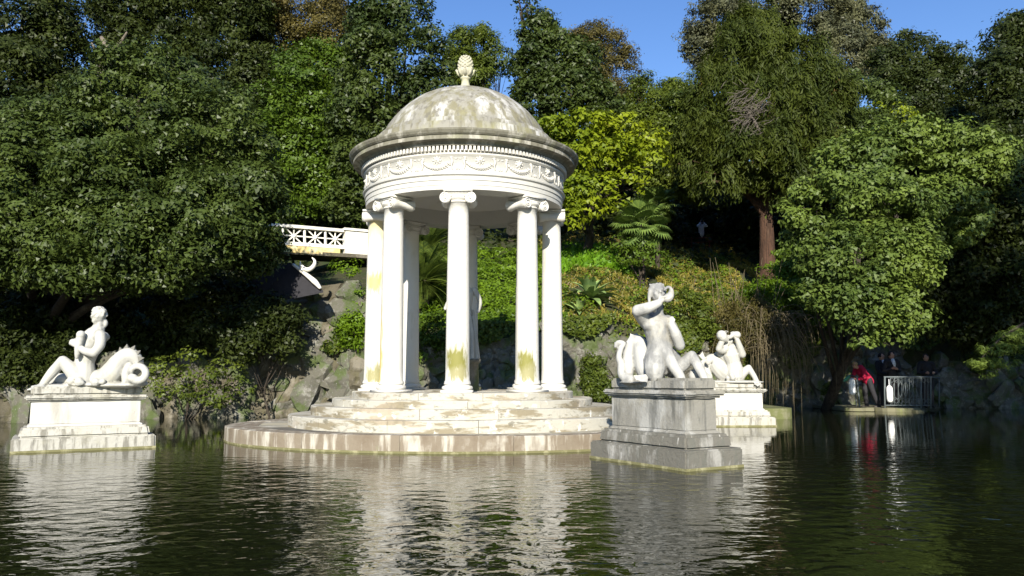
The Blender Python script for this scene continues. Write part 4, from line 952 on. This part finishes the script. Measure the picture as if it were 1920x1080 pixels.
tree('slope_shrub', 'fresh green bush low behind the columns at the foot of the cycad', 'shrub', (810, 680, 21.8),
     [(815, 625, 21.4, 32, 30), (800, 660, 21.3, 20, 22)], L['green'], rc=.18, leaf=(.11, .07), cover=.45, tr=.03)
print('leaves', NLEAF[0])

# cycads, palms, agave: every frond a part -------------------------------
def frond_mesh(kind):
    m_ = MB()
    if kind == 'cycad':
        n = 34; Ln = 1.0
        pts = [Vector((t * Ln, 0, .28 * t - .42 * t * t)) for t in [i / n for i in range(n + 1)]]
        m_.tube(pts[::3], [.012] * len(pts[::3]), 4)
        for i in range(3, n):
            t = i / n; ll = .30 * math.sin(PI * min(1, .12 + t * .9)) ** .6
            for s in (-1, 1):
                p = pts[i]; d = Vector((.55, s * .8, .12)).normalized(); w_ = Vector((.014, 0, 0))
                e = p + d * ll; m_.add([p - w_, p + w_, e + Vector((0, 0, -.02))], [(0, 1, 2)])
    elif kind == 'fan':
        m_.tube([(0, 0, 0), (.3, 0, .06), (.55, 0, .03)], [.014, .011, .009], 4)
        n = 22; c0 = Vector((.55, 0, .03))
        for i in range(n):
            a = (-1 + 2 * i / (n - 1)) * 2.3; d = Vector((math.cos(a), math.sin(a), 0)); sd_ = Vector((-math.sin(a), math.cos(a), 0)) * .032
            ll = .42 * (1 - .12 * abs(a) / 2.3)
            p1 = c0 + d * ll * .6 + Vector((0, 0, .02)); p2 = c0 + d * ll + Vector((0, 0, -.10))
            m_.add([c0, p1 - sd_, p1 + sd_, p2], [(0, 1, 2), (1, 3, 2)])
    else:  # agave
        n = 8; L_, Rr = [], []
        for i in range(n + 1):
            t = i / n; w_ = .12 * (math.sin(PI * (.18 + .8 * t)) ** .8 if t < 1 else 0); x = t; z = .22 * t - .30 * t ** 3
            m_.v += [(x, -w_, z + .05 * (1 - t)), (x, 0, z - .012), (x, w_, z + .05 * (1 - t))]
        for i in range(n):
            a = i * 3; m_.f += [(a, a + 3, a + 4, a + 1), (a + 1, a + 4, a + 5, a + 2)]
    return m_
def rosette(name, label, cat, base, z, kind, mat, n, size, el0, el1, stem=None, group=None):
    b = Vector(base); t = thing(name, tuple(b), label, cat, group)
    pn = {'cycad': 'frond', 'fan': 'fan_leaf', 'agave': 'leaf'}[kind]
    fm_ = frond_mesh(kind); first = mesh_obj(pn, fm_.v, fm_.f, mat, None, kind == 'agave', local=True)
    a = first.data.attributes.new('tint', 'FLOAT', 'FACE'); a.data.foreach_set('value', rng.random(len(first.data.polygons)).astype(np.float32))
    if stem: 
        m_ = MB(); m_.tube([b, b + Vector((.03, 0, z * .5)), b + Vector((0, 0, z + .05))], [stem, stem * .85, stem * .9], 10, sub=3); m_.build('trunk', M['bark'], t, True)
    ga = 2.39996
    for i in range(n):
        o = first if i == 0 else first.copy()
        if i: COL.objects.link(o)
        el = el0 + (el1 - el0) * (i / (n - 1)) + random.uniform(-.1, .1); s = size * random.uniform(.82, 1.1)
        o.parent = t; o.location = (0, 0, z); o.scale = (s, s, s)
        o.rotation_euler = Euler((random.uniform(-.3, .3), -el, i * ga + random.uniform(-.2, .2)), 'XYZ')
    return t
def on_ground(px, D, dz=0):
    p = at(px, 600, D); return (p.x, D, ground(p.x, D) + dz)
b = on_ground(792, 23.2); zc_ = at(792, 530, 23.2).z - b[2]
rosette('cycad', 'big dark cycad seen between the columns, lower of the two', 'cycad', b, max(.4, zc_), 'cycad', L['cycad'], 60, 1.35, -.7, 1.3, stem=.2)
b = on_ground(800, 24.8); zc_ = at(800, 470, 24.8).z - b[2]
rosette('cycad', 'dark cycad high between the columns, above the larger one', 'cycad', b, max(.4, zc_), 'cycad', L['cycad'], 48, 1.15, -.5, 1.3, stem=.18)
b = on_ground(1206, 27.6); zc_ = at(1206, 425, 27.6).z - b[2]
rosette('fan_palm', 'fan palm with drooping round leaves right of the yellow tree', 'palm', b, zc_, 'fan', L['palm'], 56, 1.2, -1.3, 1.2, stem=.09)
b = on_ground(1235, 31.5); zc_ = at(1240, 385, 31.5).z - b[2]
rosette('fan_palm', 'second fan palm, taller and darker, just behind the first', 'palm', b, zc_, 'fan', L['palm'], 34, 1.0, -.8, 1.2, stem=.10)
b = on_ground(1108, 24.6); zc_ = at(1108, 560, 24.6).z - b[2]
rosette('agave', 'large pale green agave on the slope right of the columns', 'agave', (b[0], b[1], b[2]), max(.1, zc_), 'agave', L['agave'], 30, 1.05, -.25, 1.0)
b = on_ground(1085, 23.6); zc_ = at(1085, 600, 23.6).z - b[2]
rosette('agave', 'smaller shadowed agave below the large pale one', 'agave', (b[0], b[1], b[2]), max(.1, zc_), 'agave', L['agave'], 18, .6, -.2, 1.2)
# low cedar branch catching the light at right
t = thing('cedar_bough', tuple(at(1930, 600, 19)), 'feathery sunlit cedar bough hanging in from the right edge above the water', 'branch')
m_ = MB(); bp = [(1990, 560, 19), (1930, 600, 18.8), (1870, 640, 18.7), (1825, 690, 18.6)]
m_.tube([at(*p) for p in bp], [.05, .04, .025, .01], 6, sub=4); m_.build('bough', M['bark'], t, True)
lb = [PL(1900, 632, 18.8, 34, 9), PL(1868, 655, 18.7, 34, 9), PL(1838, 682, 18.6, 26, 8), PL(1925, 618, 18.9, 30, 10), PL(1885, 682, 18.7, 24, 7), PL(1850, 700, 18.7, 18, 5), PL(1910, 655, 18.8, 26, 7)]
crown('foliage', lb, L['cedar'], t, .13, (.16, .03), .7, '')

# weeping twigs over the rock at right
t = thing('weeping_bush', tuple(at(1400, 650, 24)), 'bare arching brown twigs weeping over the rock behind the far triton', 'bush')
m_ = MB()
for k in range(170):
    x0, y0 = random.gauss(1425, 34), random.uniform(590, 670); a = random.uniform(-1, 1); reach = random.uniform(10, 75); sgn = 1 if random.random() < .8 else -.5
    h_ = random.uniform(2, 40); D0 = 24 + random.uniform(-.4, .4); dr = random.uniform(30, 120)
    pts = [at(x0, y0, D0), at(x0 + sgn * reach * .35, y0 - h_ * .8, D0 - .2), at(x0 + sgn * reach * .75, y0 - h_ * .6, D0 - .4), at(x0 + sgn * reach, y0 + dr * .4, D0 - .5), at(x0 + sgn * reach * 1.05, y0 + dr, D0 - .5)]
    m_.tube(pts, [.010, .008, .007, .005, .003], 4, sub=4)
for k in range(26):
    x0 = random.uniform(1330, 1440); a = random.uniform(-.25, .25); m_.tube([at(x0, 660, 24.2), at(x0 + a * 60, 590, 24.2), at(x0 + a * 160, random.uniform(480, 560), 24.3)], [.014, .010, .005], 4, sub=3)
for (x0, y0, x1, y1, x2, y2) in ((1420, 640, 1470, 590, 1540, 700), (1400, 640, 1480, 600, 1520, 660), (1400, 645, 1450, 610, 1500, 612)):
    m_.tube([at(x0, y0, 23.8), at(x1, y1, 23.6), at(x2, y2, 23.4)], [.02, .015, .006], 5, sub=6)
o = m_.build('twigs', M['twig'], t, True); o['kind'] = 'stuff'
lb = [PL(1390, 600, 24.2, 50, 35), PL(1430, 620, 24, 35, 28), PL(1360, 650, 24, 30, 25)]
crown('foliage', lb, L['olive'], t, .2, (.10, .035), .3, 'droop')
# pale dead twigs in the conifer
t = thing('dead_branch', tuple(at(1420, 190, 28)), 'tangle of bare pale dead twigs caught in the big conifer', 'branch')
m_ = MB()
for k in range(150):
    c_ = at(random.gauss(1405, 20) , random.gauss(205, 22), 27.4 + random.uniform(-.3, .3)); d = Vector((random.uniform(.2, 1), random.uniform(-.3, .3), random.uniform(-.3, .9))).normalized() * random.uniform(.08, .30)
    m_.tube([c_ - d, c_ + Vector((0, 0, random.uniform(-.08, .08))), c_ + d], [.008, .010, .003], 4)
m_.tube([at(1440, 330, 28.8), at(1425, 250, 28), at(1400, 205, 27.6)], [.10, .07, .03], 6, sub=3)
o = m_.build('twigs', M['twig_grey'], t, True); o['kind'] = 'stuff'
# leaning pale trunk top left
t = thing('bare_trunk', tuple(at(185, 300, 30.5)), 'leaning pale bare trunk with broken limbs above the big evergreen oak', 'tree trunk')
m_ = MB(); m_.tube([at(180, 200, 29), at(196, 130, 29.2), at(205, 100, 29.5), at(190, 70, 29.8)], [.28, .22, .16, .07], 8, sub=4)
m_.tube([at(203, 105, 29.4), at(228, 78, 29.2), at(238, 60, 29)], [.12, .08, .03], 6, sub=3); m_.tube([at(200, 120, 29.3), at(180, 95, 29), at(172, 80, 29)], [.1, .06, .02], 6, sub=3)
m_.build('stem', M['bark_pale'], t, True)

# ------------------------------------------------------------------ rock wall along the far shore
rock_meshes = []
for k in range(9):
    bm = bmesh.new(); bmesh.ops.create_icosphere(bm, subdivisions=2, radius=1)
    for v in bm.verts:
        n_ = noise.noise_vector(v.co * 1.3 + Vector((k * 7, 0, 0))); v.co = v.co * (1 + .55 * n_.x) + n_ * .3
        v.co *= 1 + .28 * noise.noise(v.co * 4 + Vector((k, 3, 0)))
    me = bpy.data.meshes.new('stone'); bm.to_mesh(me); bm.free(); me.materials.append(M['rock']); rock_meshes.append(me)
def rock_wall(label, x0, x1, ztab, size, n, mat, name='rock_wall', skip=None):
    xm = (x0 + x1) / 2; t = thing(name, (xm, shore(xm), -.6), label, 'rock wall')
    m_ = MB(); nxx = int((x1 - x0) / .09); nz = 36
    for j in range(nz + 1):
        for i in range(nxx + 1):
            x = x0 + (x1 - x0) * i / nxx; zt = lerp_tab(ztab, x); z = -.8 + (zt + .8) * j / nz
            yy = shore(x) - .12 + .45 * max(0, z) / max(.5, zt) + .30 * noise.noise(Vector((x * .9, z * .9, 2))) + .18 * noise.noise(Vector((x * 2.7, z * 2.7, 4))) + .09 * noise.noise(Vector((x * 7, z * 7, 6)))
            m_.v.append((x, yy, z))
    for j in range(nz):
        for i in range(nxx):
            a = j * (nxx + 1) + i; m_.f.append((a, a + 1, a + nxx + 2, a + nxx + 1))
    m_.build('rock_face', mat, t, False)
    base = WL[t.name]; cnt = 0; rows = []
    x = x0
    cols = max(1, int((x1 - x0) / (size * 1.25)))
    for i in range(cols):
        x = x0 + (i + .5) * (x1 - x0) / cols; zt = lerp_tab(ztab, x); nr = max(1, int(zt / (size * .95)) + 1)
        for j in range(nr):
            if cnt >= n: break
            xx = x + random.uniform(-.3, .3) * size; z = -.02 + (j + .5 * (i % 2)) * size * .95 + random.uniform(-.1, .1) * size
            if z > zt + .1: continue
            yy = shore(xx) - .10 + .45 * max(0, z) / max(.5, zt) + .25 * noise.noise(Vector((xx * .9, z * .9, 2)))
            o = bpy.data.objects.new('stone', random.choice(rock_meshes)); COL.objects.link(o); o.parent = t
            o.location = Vector((xx, yy, z)) - base; s = size * random.uniform(.42, .92)
            o.scale = (s * random.uniform(.8, 1.35), s * .5, s * random.uniform(.6, 1.1)); o.rotation_euler = (random.uniform(-.5, .5), random.uniform(-3, 3), random.uniform(-.5, .5)); cnt += 1
    return t
rock_wall('grey rubble rock wall rising from the water behind the temple', -3.2, 4.4, [(-3.2, 2.3), (-1, 2.0), (0, 2.15), (2, 2.5), (4.4, 1.9)], .34, 160, M['rock'])
rock_wall('brown weathered rock face left of the temple below the balustrade', -7.4, -3.2, [(-7.4, 1.6), (-6, 3.4), (-4.6, 3.6), (-3.2, 3.0)], .62, 36, M['rock_brown'])
rock_wall('shaded rock wall right of the far triton', 4.4, 10.2, [(4.4, 1.7), (7, 2.4), (8.5, 2.9), (10.2, 3.2)], .42, 100, M['rock'])
rock_wall('dark rock wall behind the railed landing at right', 10.2, 18.5, [(10.2, 3.2), (13, 2.6), (14, 1.6), (18.5, 1.5)], .52, 70, M['rock'])
rock_wall('dark shaded rock bank under the big oak at left', -16, -7.4, [(-16, 1.0), (-10, 1.3), (-7.4, 1.6)], .6, 40, M['rock_brown'])

# creepers hanging over the rock walls
P_ = []; random.seed(21)
while len(P_) < 17000:
    x = random.uniform(-7.2, 16); zt = wallh(x); z = random.uniform(.1, zt + .25)
    if noise.noise(Vector((x * .75, z * .9, 11))) + .34 * (z / zt - .62) * 2 < (.42 if -7.4 < x < 4.6 else .12): continue
    P_.append((x, shore(x) - .32 + .45 * z / zt + random.uniform(-.12, .1), z))
c_ = np.array(P_); nn = unit(rng.normal(size=(len(c_), 3)) * .5 + np.array([0, -.8, .5]))
me = leaf_mesh('wall_creeper', c_, nn, .11, .09, L['mid'], rng.random(len(c_)))
o = bpy.data.objects.new('wall_creeper', me); link(o, None, (0, 0, 0)); tag(o, 'green creepers and ferns hanging over the rock walls along the far shore', kind='stuff')

# ------------------------------------------------------------------ balustrade upper left
b0 = at(690, 470, 27.6); b1_ = at(500, 452, 25.6)
t = thing('lattice_balustrade', tuple(b0), 'white lattice balustrade with a solid end pier, left of the temple', 'balustrade')
def bp_(px, top):      # interpolate along the parapet
    k = (690 - px) / 190; D = 27.6 + (25.9 - 27.6) * k; ty = 437 - 16 * k; by = 469 - 13 * k + 0
    return at(px, ty if top else by, D)
def barx(m_, a, b, w, d):
    a = Vector(a); b = Vector(b); u = (b - a); ln = u.length; u.normalize(); yv = Vector((0, 1, 0)); yv = (yv - u * yv.dot(u)).normalized(); zv = u.cross(yv)
    m_.box((a + b) / 2, (ln, d, w), u, yv, zv)
def bar_part(name, a, b, w, d, mat=M['white_render'], par=None):
    m_ = MB(); barx(m_, a, b, w, d); return m_.build(name, mat, par or t)
bar_part('top_rail', bp_(648, 1), bp_(470, 1), .10, .22); bar_part('bottom_rail', bp_(648, 0) + Vector((0, 0, .03)), bp_(470, 0) + Vector((0, 0, .03)), .12, .2)
bar_part('pier', (bp_(645, 0) + bp_(645, 1)) / 2 + Vector((-.0, 0, -.1)), (bp_(690, 0) + bp_(690, 1)) / 2 + Vector((0, 0, -.1)), .78, .34); bar_part('pier_cap', bp_(642, 1) + Vector((0, 0, .04)), bp_(692, 1) + Vector((0, 0, .04)), .08, .46)
bar_part('ochre_course', bp_(635, 0) + Vector((0, .02, -.16)), bp_(470, 0) + Vector((0, .02, -.16)), .22, .3, M['ochre'])
bar_part('deck', bp_(690, 0) + Vector((0, .6, -.25)), bp_(440, 0) + Vector((0, .8, -.25)), .12, 1.4, M['rock_brown'])
px_ = 612
for i, (a, c_) in enumerate(((645, 612), (609, 573), (570, 532), (529, 490))):
    bar_part('baluster_post', bp_(c_ - 1.5, 0), bp_(c_ - 1.5, 1), .07, .12)
    for (p, q_) in ((bp_(a, 0), bp_(c_, 1)), (bp_(a, 1), bp_(c_, 0)), ((bp_(a, 0) + bp_(a, 1)) / 2, (bp_(c_, 0) + bp_(c_, 1)) / 2), ((bp_(a, 0) + bp_(c_, 0)) / 2, (bp_(a, 1) + bp_(c_, 1)) / 2)):
        bar_part('lattice_bar', p, q_, .04, .05 + .006 * random.random())
    m_ = MB(); m_.ell((bp_(a, 0) + bp_(a, 1) + bp_(c_, 0) + bp_(c_, 1)) / 4 + Vector((0, -.03, 0)), (.08, .05, .08), 10); m_.build('rosette', M['white_render'], t, True)
# pavilion roof corner with upturned horn
t = thing('pavilion_roof', tuple(at(560, 520, 20.5)), 'white upturned eave and horn of a small pavilion roof poking from the dark tree', 'roof')
m_ = MB()
A = at(606, 545, 20.2); B = at(545, 492, 20.8); Cc = at(470, 500, 21.5); Dd = at(480, 570, 20.8)
m_.v = [tuple(p + Vector((0, 0, dz))) for dz in (-.05, 0) for p in (A, B, Cc, Dd)]; m_.f = [(0, 1, 2, 3), (7, 6, 5, 4), (0, 4, 5, 1), (1, 5, 6, 2), (2, 6, 7, 3), (3, 7, 4, 0)]
m_.build('roof_panel', M['cloth_dark'], t)
m_ = MB(); m_.tube([at(550, 496, 20.6), at(572, 513, 20.4), at(590, 528, 20.25), at(601, 541, 20.15)], [.05, .065, .09, .04], 8, sub=4, flat=.8); m_.ell(at(566, 508, 20.4), (.06, .06, .06), 8); m_.ell(at(580, 521, 20.3), (.05,) * 3, 8); m_.build('ridge', M['white_render'], t, True)
m_ = MB(); m_.tube([at(566, 498, 20.4), at(573, 505, 20.35), at(582, 504, 20.3), at(589, 497, 20.25), at(590, 489, 20.2), at(585, 483, 20.2)], [.03, .055, .06, .055, .035, .012], 8, sub=4); m_.tube([at(566, 505, 20.4), at(563, 497, 20.4), at(563, 490, 20.4)], [.04, .03, .012], 6, sub=2); m_.build('horn', M['white_render'], t, True)

# ------------------------------------------------------------------ landing with railing
DP = 24.3
t = thing('landing_slab', tuple(at(1665, 766, DP)), 'low mossy stone landing at the water edge under the railing', 'landing')
def slab(name, x0, x1, y, D0, D1, th, mat):
    a = at(x0, y, D0); b = at(x1, y, D0); m_ = MB(); mm = 14; pts = []
    for i in range(mm + 1):
        k = i / mm; pts.append((a.x + (b.x - a.x) * k, D0 + .12 * noise.noise(Vector((k * 6, x0, 0))) + .5 * (abs(k - .5) * 2) ** 4))
    pts += [(b.x, D1), (a.x, D1)]; n = len(pts)
    m_.v = [(p[0], p[1], z) for z in (a.z - th, a.z) for p in pts]; m_.f = [tuple(range(n - 1, -1, -1)), tuple(range(n, 2 * n))] + [(i, (i + 1) % n, n + (i + 1) % n, n + i) for i in range(n)]
    return m_.build(name, mat, t)
slab('slab', 1655, 1742, 765.5, DP, 27.6, .12, M['slab']); slab('slab', 1588, 1653, 765, DP, 27.6, .10, M['slab']); slab('slab', 1712, 1741, 769, DP - .2, 24.6, .12, M['slab'])
t = thing('moss_ledge', tuple(at(1460, 765, 21.5)), 'flat mossy ledge in the water right of the far pedestal', 'ledge')
slab('ledge_slab', 1400, 1497, 766, 20.2, 23.5, .4, M['moss_slab'])
t = thing('iron_railing', tuple(at(1700, 764, DP + .25)), 'grey-blue iron railing with upright bars and scrolls at the landing', 'railing')
DQ = DP + .25
def V2(px, py, d=0): return at(px, py, DQ + d)
def rod(name, pts, r, mat=M['iron'], n=6): m_ = MB(); m_.tube(pts, r, n); return m_.build(name, mat, t, True)
rod('top_rail', [V2(1657, 707), V2(1746, 707)], .026); rod('bottom_rail', [V2(1659, 760), V2(1744, 760)], .018); rod('top_rail', [V2(1746, 707), V2(1762, 709, 1.5)], .022)
for i, px in enumerate((1659, 1727, 1745)): rod('post', [V2(px, 766), V2(px, 706)], .028)
rod('post', [V2(1761, 764, 1.5), V2(1761, 709, 1.5)], .022)
for px in (1670, 1677, 1684, 1691, 1698, 1705, 1712, 1719, 1734, 1740): rod('bar', [V2(px, 760), V2(px, 707)], .012)
for k in range(9):
    px = 1672 + 8.6 * k
    for yy in (752, 713):
        m_ = MB(); m_.tube([V2(px + 3.4 * math.cos(a), yy + 4 * math.sin(a), -.01) for a in [i * PI / 5 for i in range(11)]], .007, 5)
        m_.build('scroll', M['iron'], t, True)
m_ = MB()
for k in range(3): m_.tube([V2(1683 + 10 * k + 9 * math.cos(a), 730 + 18 * math.sin(a), -.02) for a in [i * PI / 6 for i in range(13)]], .009, 5)
m_.build('scroll_panel', M['iron'], t, True)
t = thing('iron_railing', tuple(at(1611, 764, DQ)), 'single leaning grey rail post with handrail by the bending person', 'railing')
rod('post', [V2(1612, 767), V2(1607, 706)], .03); rod('post', [V2(1606, 764, .9), V2(1603, 708, .9)], .025); rod('handrail', [V2(1607, 706), V2(1592, 704, .9)], .024); rod('brace', [V2(1610, 735), V2(1605, 738, .9)], .016)
for (x, y, lab, top) in ((1597.5, 725, 'left white boat fender hanging by the person in red', 708), (1668, 739, 'right white boat fender hanging on the end of the iron railing', 711)):
    t = thing('boat_fender', tuple(V2(x, y, -.12)), lab, 'fender', 'boat fenders at the landing')
    m_ = MB(); c0 = V2(x, y, -.12); r_ = .095; h_ = .20
    prof = [(0, -h_ - .05), (.05, -h_ - .045), (.085, -h_), (r_, -h_ * .7), (r_, h_ * .7), (.085, h_), (.05, h_ + .045), (.03, h_ + .06), (0, h_ + .06)]
    m_.lathe([(a, c0.z + b) for a, b in prof], (c0.x, c0.y), 20); m_.build('body', M['fender'], t, True)
    m_ = MB(); m_.tube([c0 + Vector((0, 0, h_ + .05)), V2(x - 1.5, top, -.03)], .012, 6); m_.build('rope', M['cloth_white'], t, True)

# path fence near the visitor on the hill
t = thing('path_fence', tuple(at(1290, 466, 38)), 'low reddish wooden rail fence along the hillside path', 'fence')
for px in (1238, 1260, 1297, 1330):
    m_ = MB(); m_.tube([at(px, 474, 38), at(px, 444, 38)], .035, 6); m_.build('post', M['rail_red'], t)
for yy in (448, 456, 469):
    m_ = MB(); m_.tube([at(1236, yy, 37.95), at(1300, yy - 1, 37.95), at(1335, yy - 3, 37.95)], .025, 6); m_.build('rail', M['rail_red'], t)

# ------------------------------------------------------------------ people
def person(label, px, pyfeet, D, height, turn=0, lean=0, headturn=0, hands_at=None, coat='cloth_dark', legs='cloth_dark', hair='hair_dark', shirt=None, feet=None, phone=False, hood=False, bend=0):
    b = at(px, pyfeet, D); t = thing('person', tuple(b), label, 'person'); s = height / 1.75
    ct, st_ = math.cos(turn), math.sin(turn)
    def W(x, y, z):            # x = person's right as seen, -y = forward, z up
        x, y, z = x * s, y * s, z * s
        return b + Vector((x * ct - y * st_, x * st_ + y * ct, z))
    def T(x, y, z):            # torso point, leaning from the hips
        dz = z - .95; sy = -math.sin(lean) * dz; return W(x + 0, y + sy, .95 + dz * math.cos(lean))
    hd = lambda dx, dy, dz: T(dx, dy - .04 * (lean > .3), 1.62 + dz)
    body = MB()
    fa = feet or ((-.1, 0), (.1, 0.02))
    legp = []
    for i, sg in enumerate((-1, 1)):
        fx, fy = fa[i]
        lp = [W(sg * .09, -.02 * lean, .93), W((sg * .09 + fx) / 2 + sg * .01, (fy) / 2 - .04, .50), W(fx, fy, .10)]; legp.append(lp)
        body.limb(lp, [.085 * s, .058 * s, .04 * s], 10, 3)
        body.limb([W(fx, fy + .04, .05), W(fx + sg * .02, fy - .16, .035)], [.045 * s, .035 * s], 8, 2)
    tors = [T(0, 0, .92), T(0, 0, 1.1), T(0, .01, 1.3), T(0, .01, 1.44)]
    body.limb(tors, [.13 * s, .12 * s, .14 * s, .09 * s], 12, 3); body.limb([T(-.15, 0, 1.42), T(.15, 0, 1.42)], [.065 * s] * 2, 8, 2)
    body.limb([T(0, 0, 1.45), hd(0, 0, -.08)], [.055 * s, .05 * s], 8, 2)
    face_r = .105 * s
    fwd = W(math.sin(headturn), -math.cos(headturn), 0) - b
    if lean > .3: fwd = fwd + Vector((0, 0, -.5))
    fwd.normalize(); side = fwd.cross(Vector((0, 0, 1))).normalized(); upv = side.cross(fwd); hc = hd(0, 0, 0)
    def H(a, c_, d): return hc + side * a * face_r + fwd * c_ * face_r + upv * d * face_r
    body.ell(hc, (face_r * .8, face_r * .88, face_r * 1.12)); body.ell(H(0, .4, -.5), face_r * .5); body.limb([H(0, .82, .15), H(0, 1.05, -.12)], [face_r * .1, face_r * .15], 6, 2)
    for e in (-1, 1): body.ell(H(e * .8, 0, 0), (face_r * .15, face_r * .2, face_r * .27), 8); body.ell(H(e * .32, .75, .25), face_r * .16, 8)
    hh_ = hands_at or ((-.08, -.28, 1.05), (.08, -.28, 1.05)); arms = []
    for i, sg in enumerate((-1, 1)):
        sh_ = T(sg * .19, 0, 1.41); hx = W(*hh_[i]); d = hx - sh_; L1 = .29 * s; L2 = .26 * s; dl = min(d.length, (L1 + L2) * .98)
        a = (L1 * L1 - L2 * L2 + dl * dl) / (2 * dl); hgt = math.sqrt(max(0, L1 * L1 - a * a)); dn = d.normalized()
        pole = (W(sg * .6, .35, -1.0) - b); pole = (pole - dn * pole.dot(dn)).normalized(); el = sh_ + dn * a + pole * hgt; hx = sh_ + dn * dl
        arms.append((sh_, el, hx)); body.limb([sh_, el, hx], [.052 * s, .043 * s, .028 * s], 10, 3); hand(body, hx, (hx - el), .95 * s, (0, 0, 1))
    body_obj('body', body, M['skin'], t, .012, 1)
    hm = MB(); rgh = random.Random(4)
    for k in range(60):
        a = rgh.uniform(0, 2 * PI); z_ = rgh.uniform(-.15, 1); q_ = math.sqrt(1 - z_ * z_)
        x_, y_ = math.cos(a) * q_, math.sin(a) * q_
        if y_ > .35 and z_ < .55: continue
        hm.ell(H(x_ * .82, y_ * .85, z_ * 1.08), face_r * .26, 8)
    body_obj('hair', hm, M[hair], t, .014, 2)
    cm = MB(); cm.limb([T(0, 0, .86), T(0, 0, 1.0), T(0, 0, 1.15), T(0, .01, 1.32), T(0, .01, 1.45)], [.165 * s, .165 * s, .16 * s, .17 * s, .09 * s], 14, 3)
    cm.limb([T(-.17, 0, 1.42), T(.17, 0, 1.42)], [.085 * s] * 2, 8, 2)
    for (sh_, el, hx) in arms: cm.limb([sh_, el, el.lerp(hx, .88)], [.078 * s, .066 * s, .048 * s], 10, 3)
    if hood: cm.ell(T(0, .11, 1.5), (.12 * s, .09 * s, .10 * s), 10)
    body_obj('jacket', cm, M[coat], t, .014, 2)
    lm = MB()
    lm.limb([W(-.06, 0, .93), W(.06, 0, .93)], [.125 * s] * 2, 10, 2)
    for lp in legp: lm.limb([lp[0], lp[1], lp[2]], [.115 * s, .085 * s, .07 * s], 10, 3)
    body_obj('trousers', lm, M[legs], t, .014, 2)
    for i, sg in enumerate((-1, 1)):
        fx, fy = fa[i]; sm = MB(); sm.limb([W(fx, fy + .05, .045), W(fx + sg * .02, fy - .17, .035)], [.058 * s, .046 * s], 8, 3); sm.build('shoe', M['shoe'], t, True)
    if shirt:
        sm = MB(); sm.limb([T(0, -.135, 1.20), T(0, -.128, 1.34), T(0, -.07, 1.46)], [.02 * s, .055 * s, .06 * s], 8, 2); sm.build('shirt_front', M[shirt], t, True)
    if phone:
        sm = MB(); mid = (arms[0][2] + arms[1][2]) / 2; sm.box(mid + Vector((0, -.03, .05)), (.15 * s, .02, .08 * s)); sm.build('phone', M['phone'], t)
    return t, arms
p1, ar = person('person in crimson jacket bending forward over the rail post on the landing', 1629, 765, 25.2, 1.62, turn=-1.25, lean=.75, headturn=-.1, hands_at=((-.12, -.62, 1.02), (.12, -.60, .98)), coat='coat_red', hair='hair_fair', hood=True, feet=((-.1, .02), (.1, .32)))
g_ = MB(); c0 = ar[0][2] + Vector((-.12, -.05, -.04)); g_.limb([c0 + Vector((.08, 0, .07)), c0, c0 + Vector((-.09, 0, -.06))], [.05, .06, .04], 8, 3)
g_.build('green_cloth', M['cloth_green'], p1, True)
person('man in dark suit and white shirt with clasped hands behind the railing', 1676, 764, 25.6, 1.78, turn=.1, headturn=.3, hands_at=((-.16, -.28, 1.2), (.0, -.3, 1.18)), shirt='cloth_white')
person('person in black with white collar half hidden behind the suited man', 1657, 764, 26.3, 1.78, turn=.4, headturn=.2, shirt='cloth_white')
person('person in black top with hands together right of the suited man, behind the railing', 1741, 764, 25.6, 1.70, turn=-.1, hands_at=((-.13, -.28, 1.12), (.13, -.28, 1.12)), hair='hair_dark', shirt=None)
person('person in white top raising both hands to take a photo on the hillside path', 1316, 469, 38.6, 1.50, turn=0, hands_at=((-.10, -.20, 1.55), (.10, -.20, 1.55)), coat='cloth_white', legs='cloth_dark', phone=True)
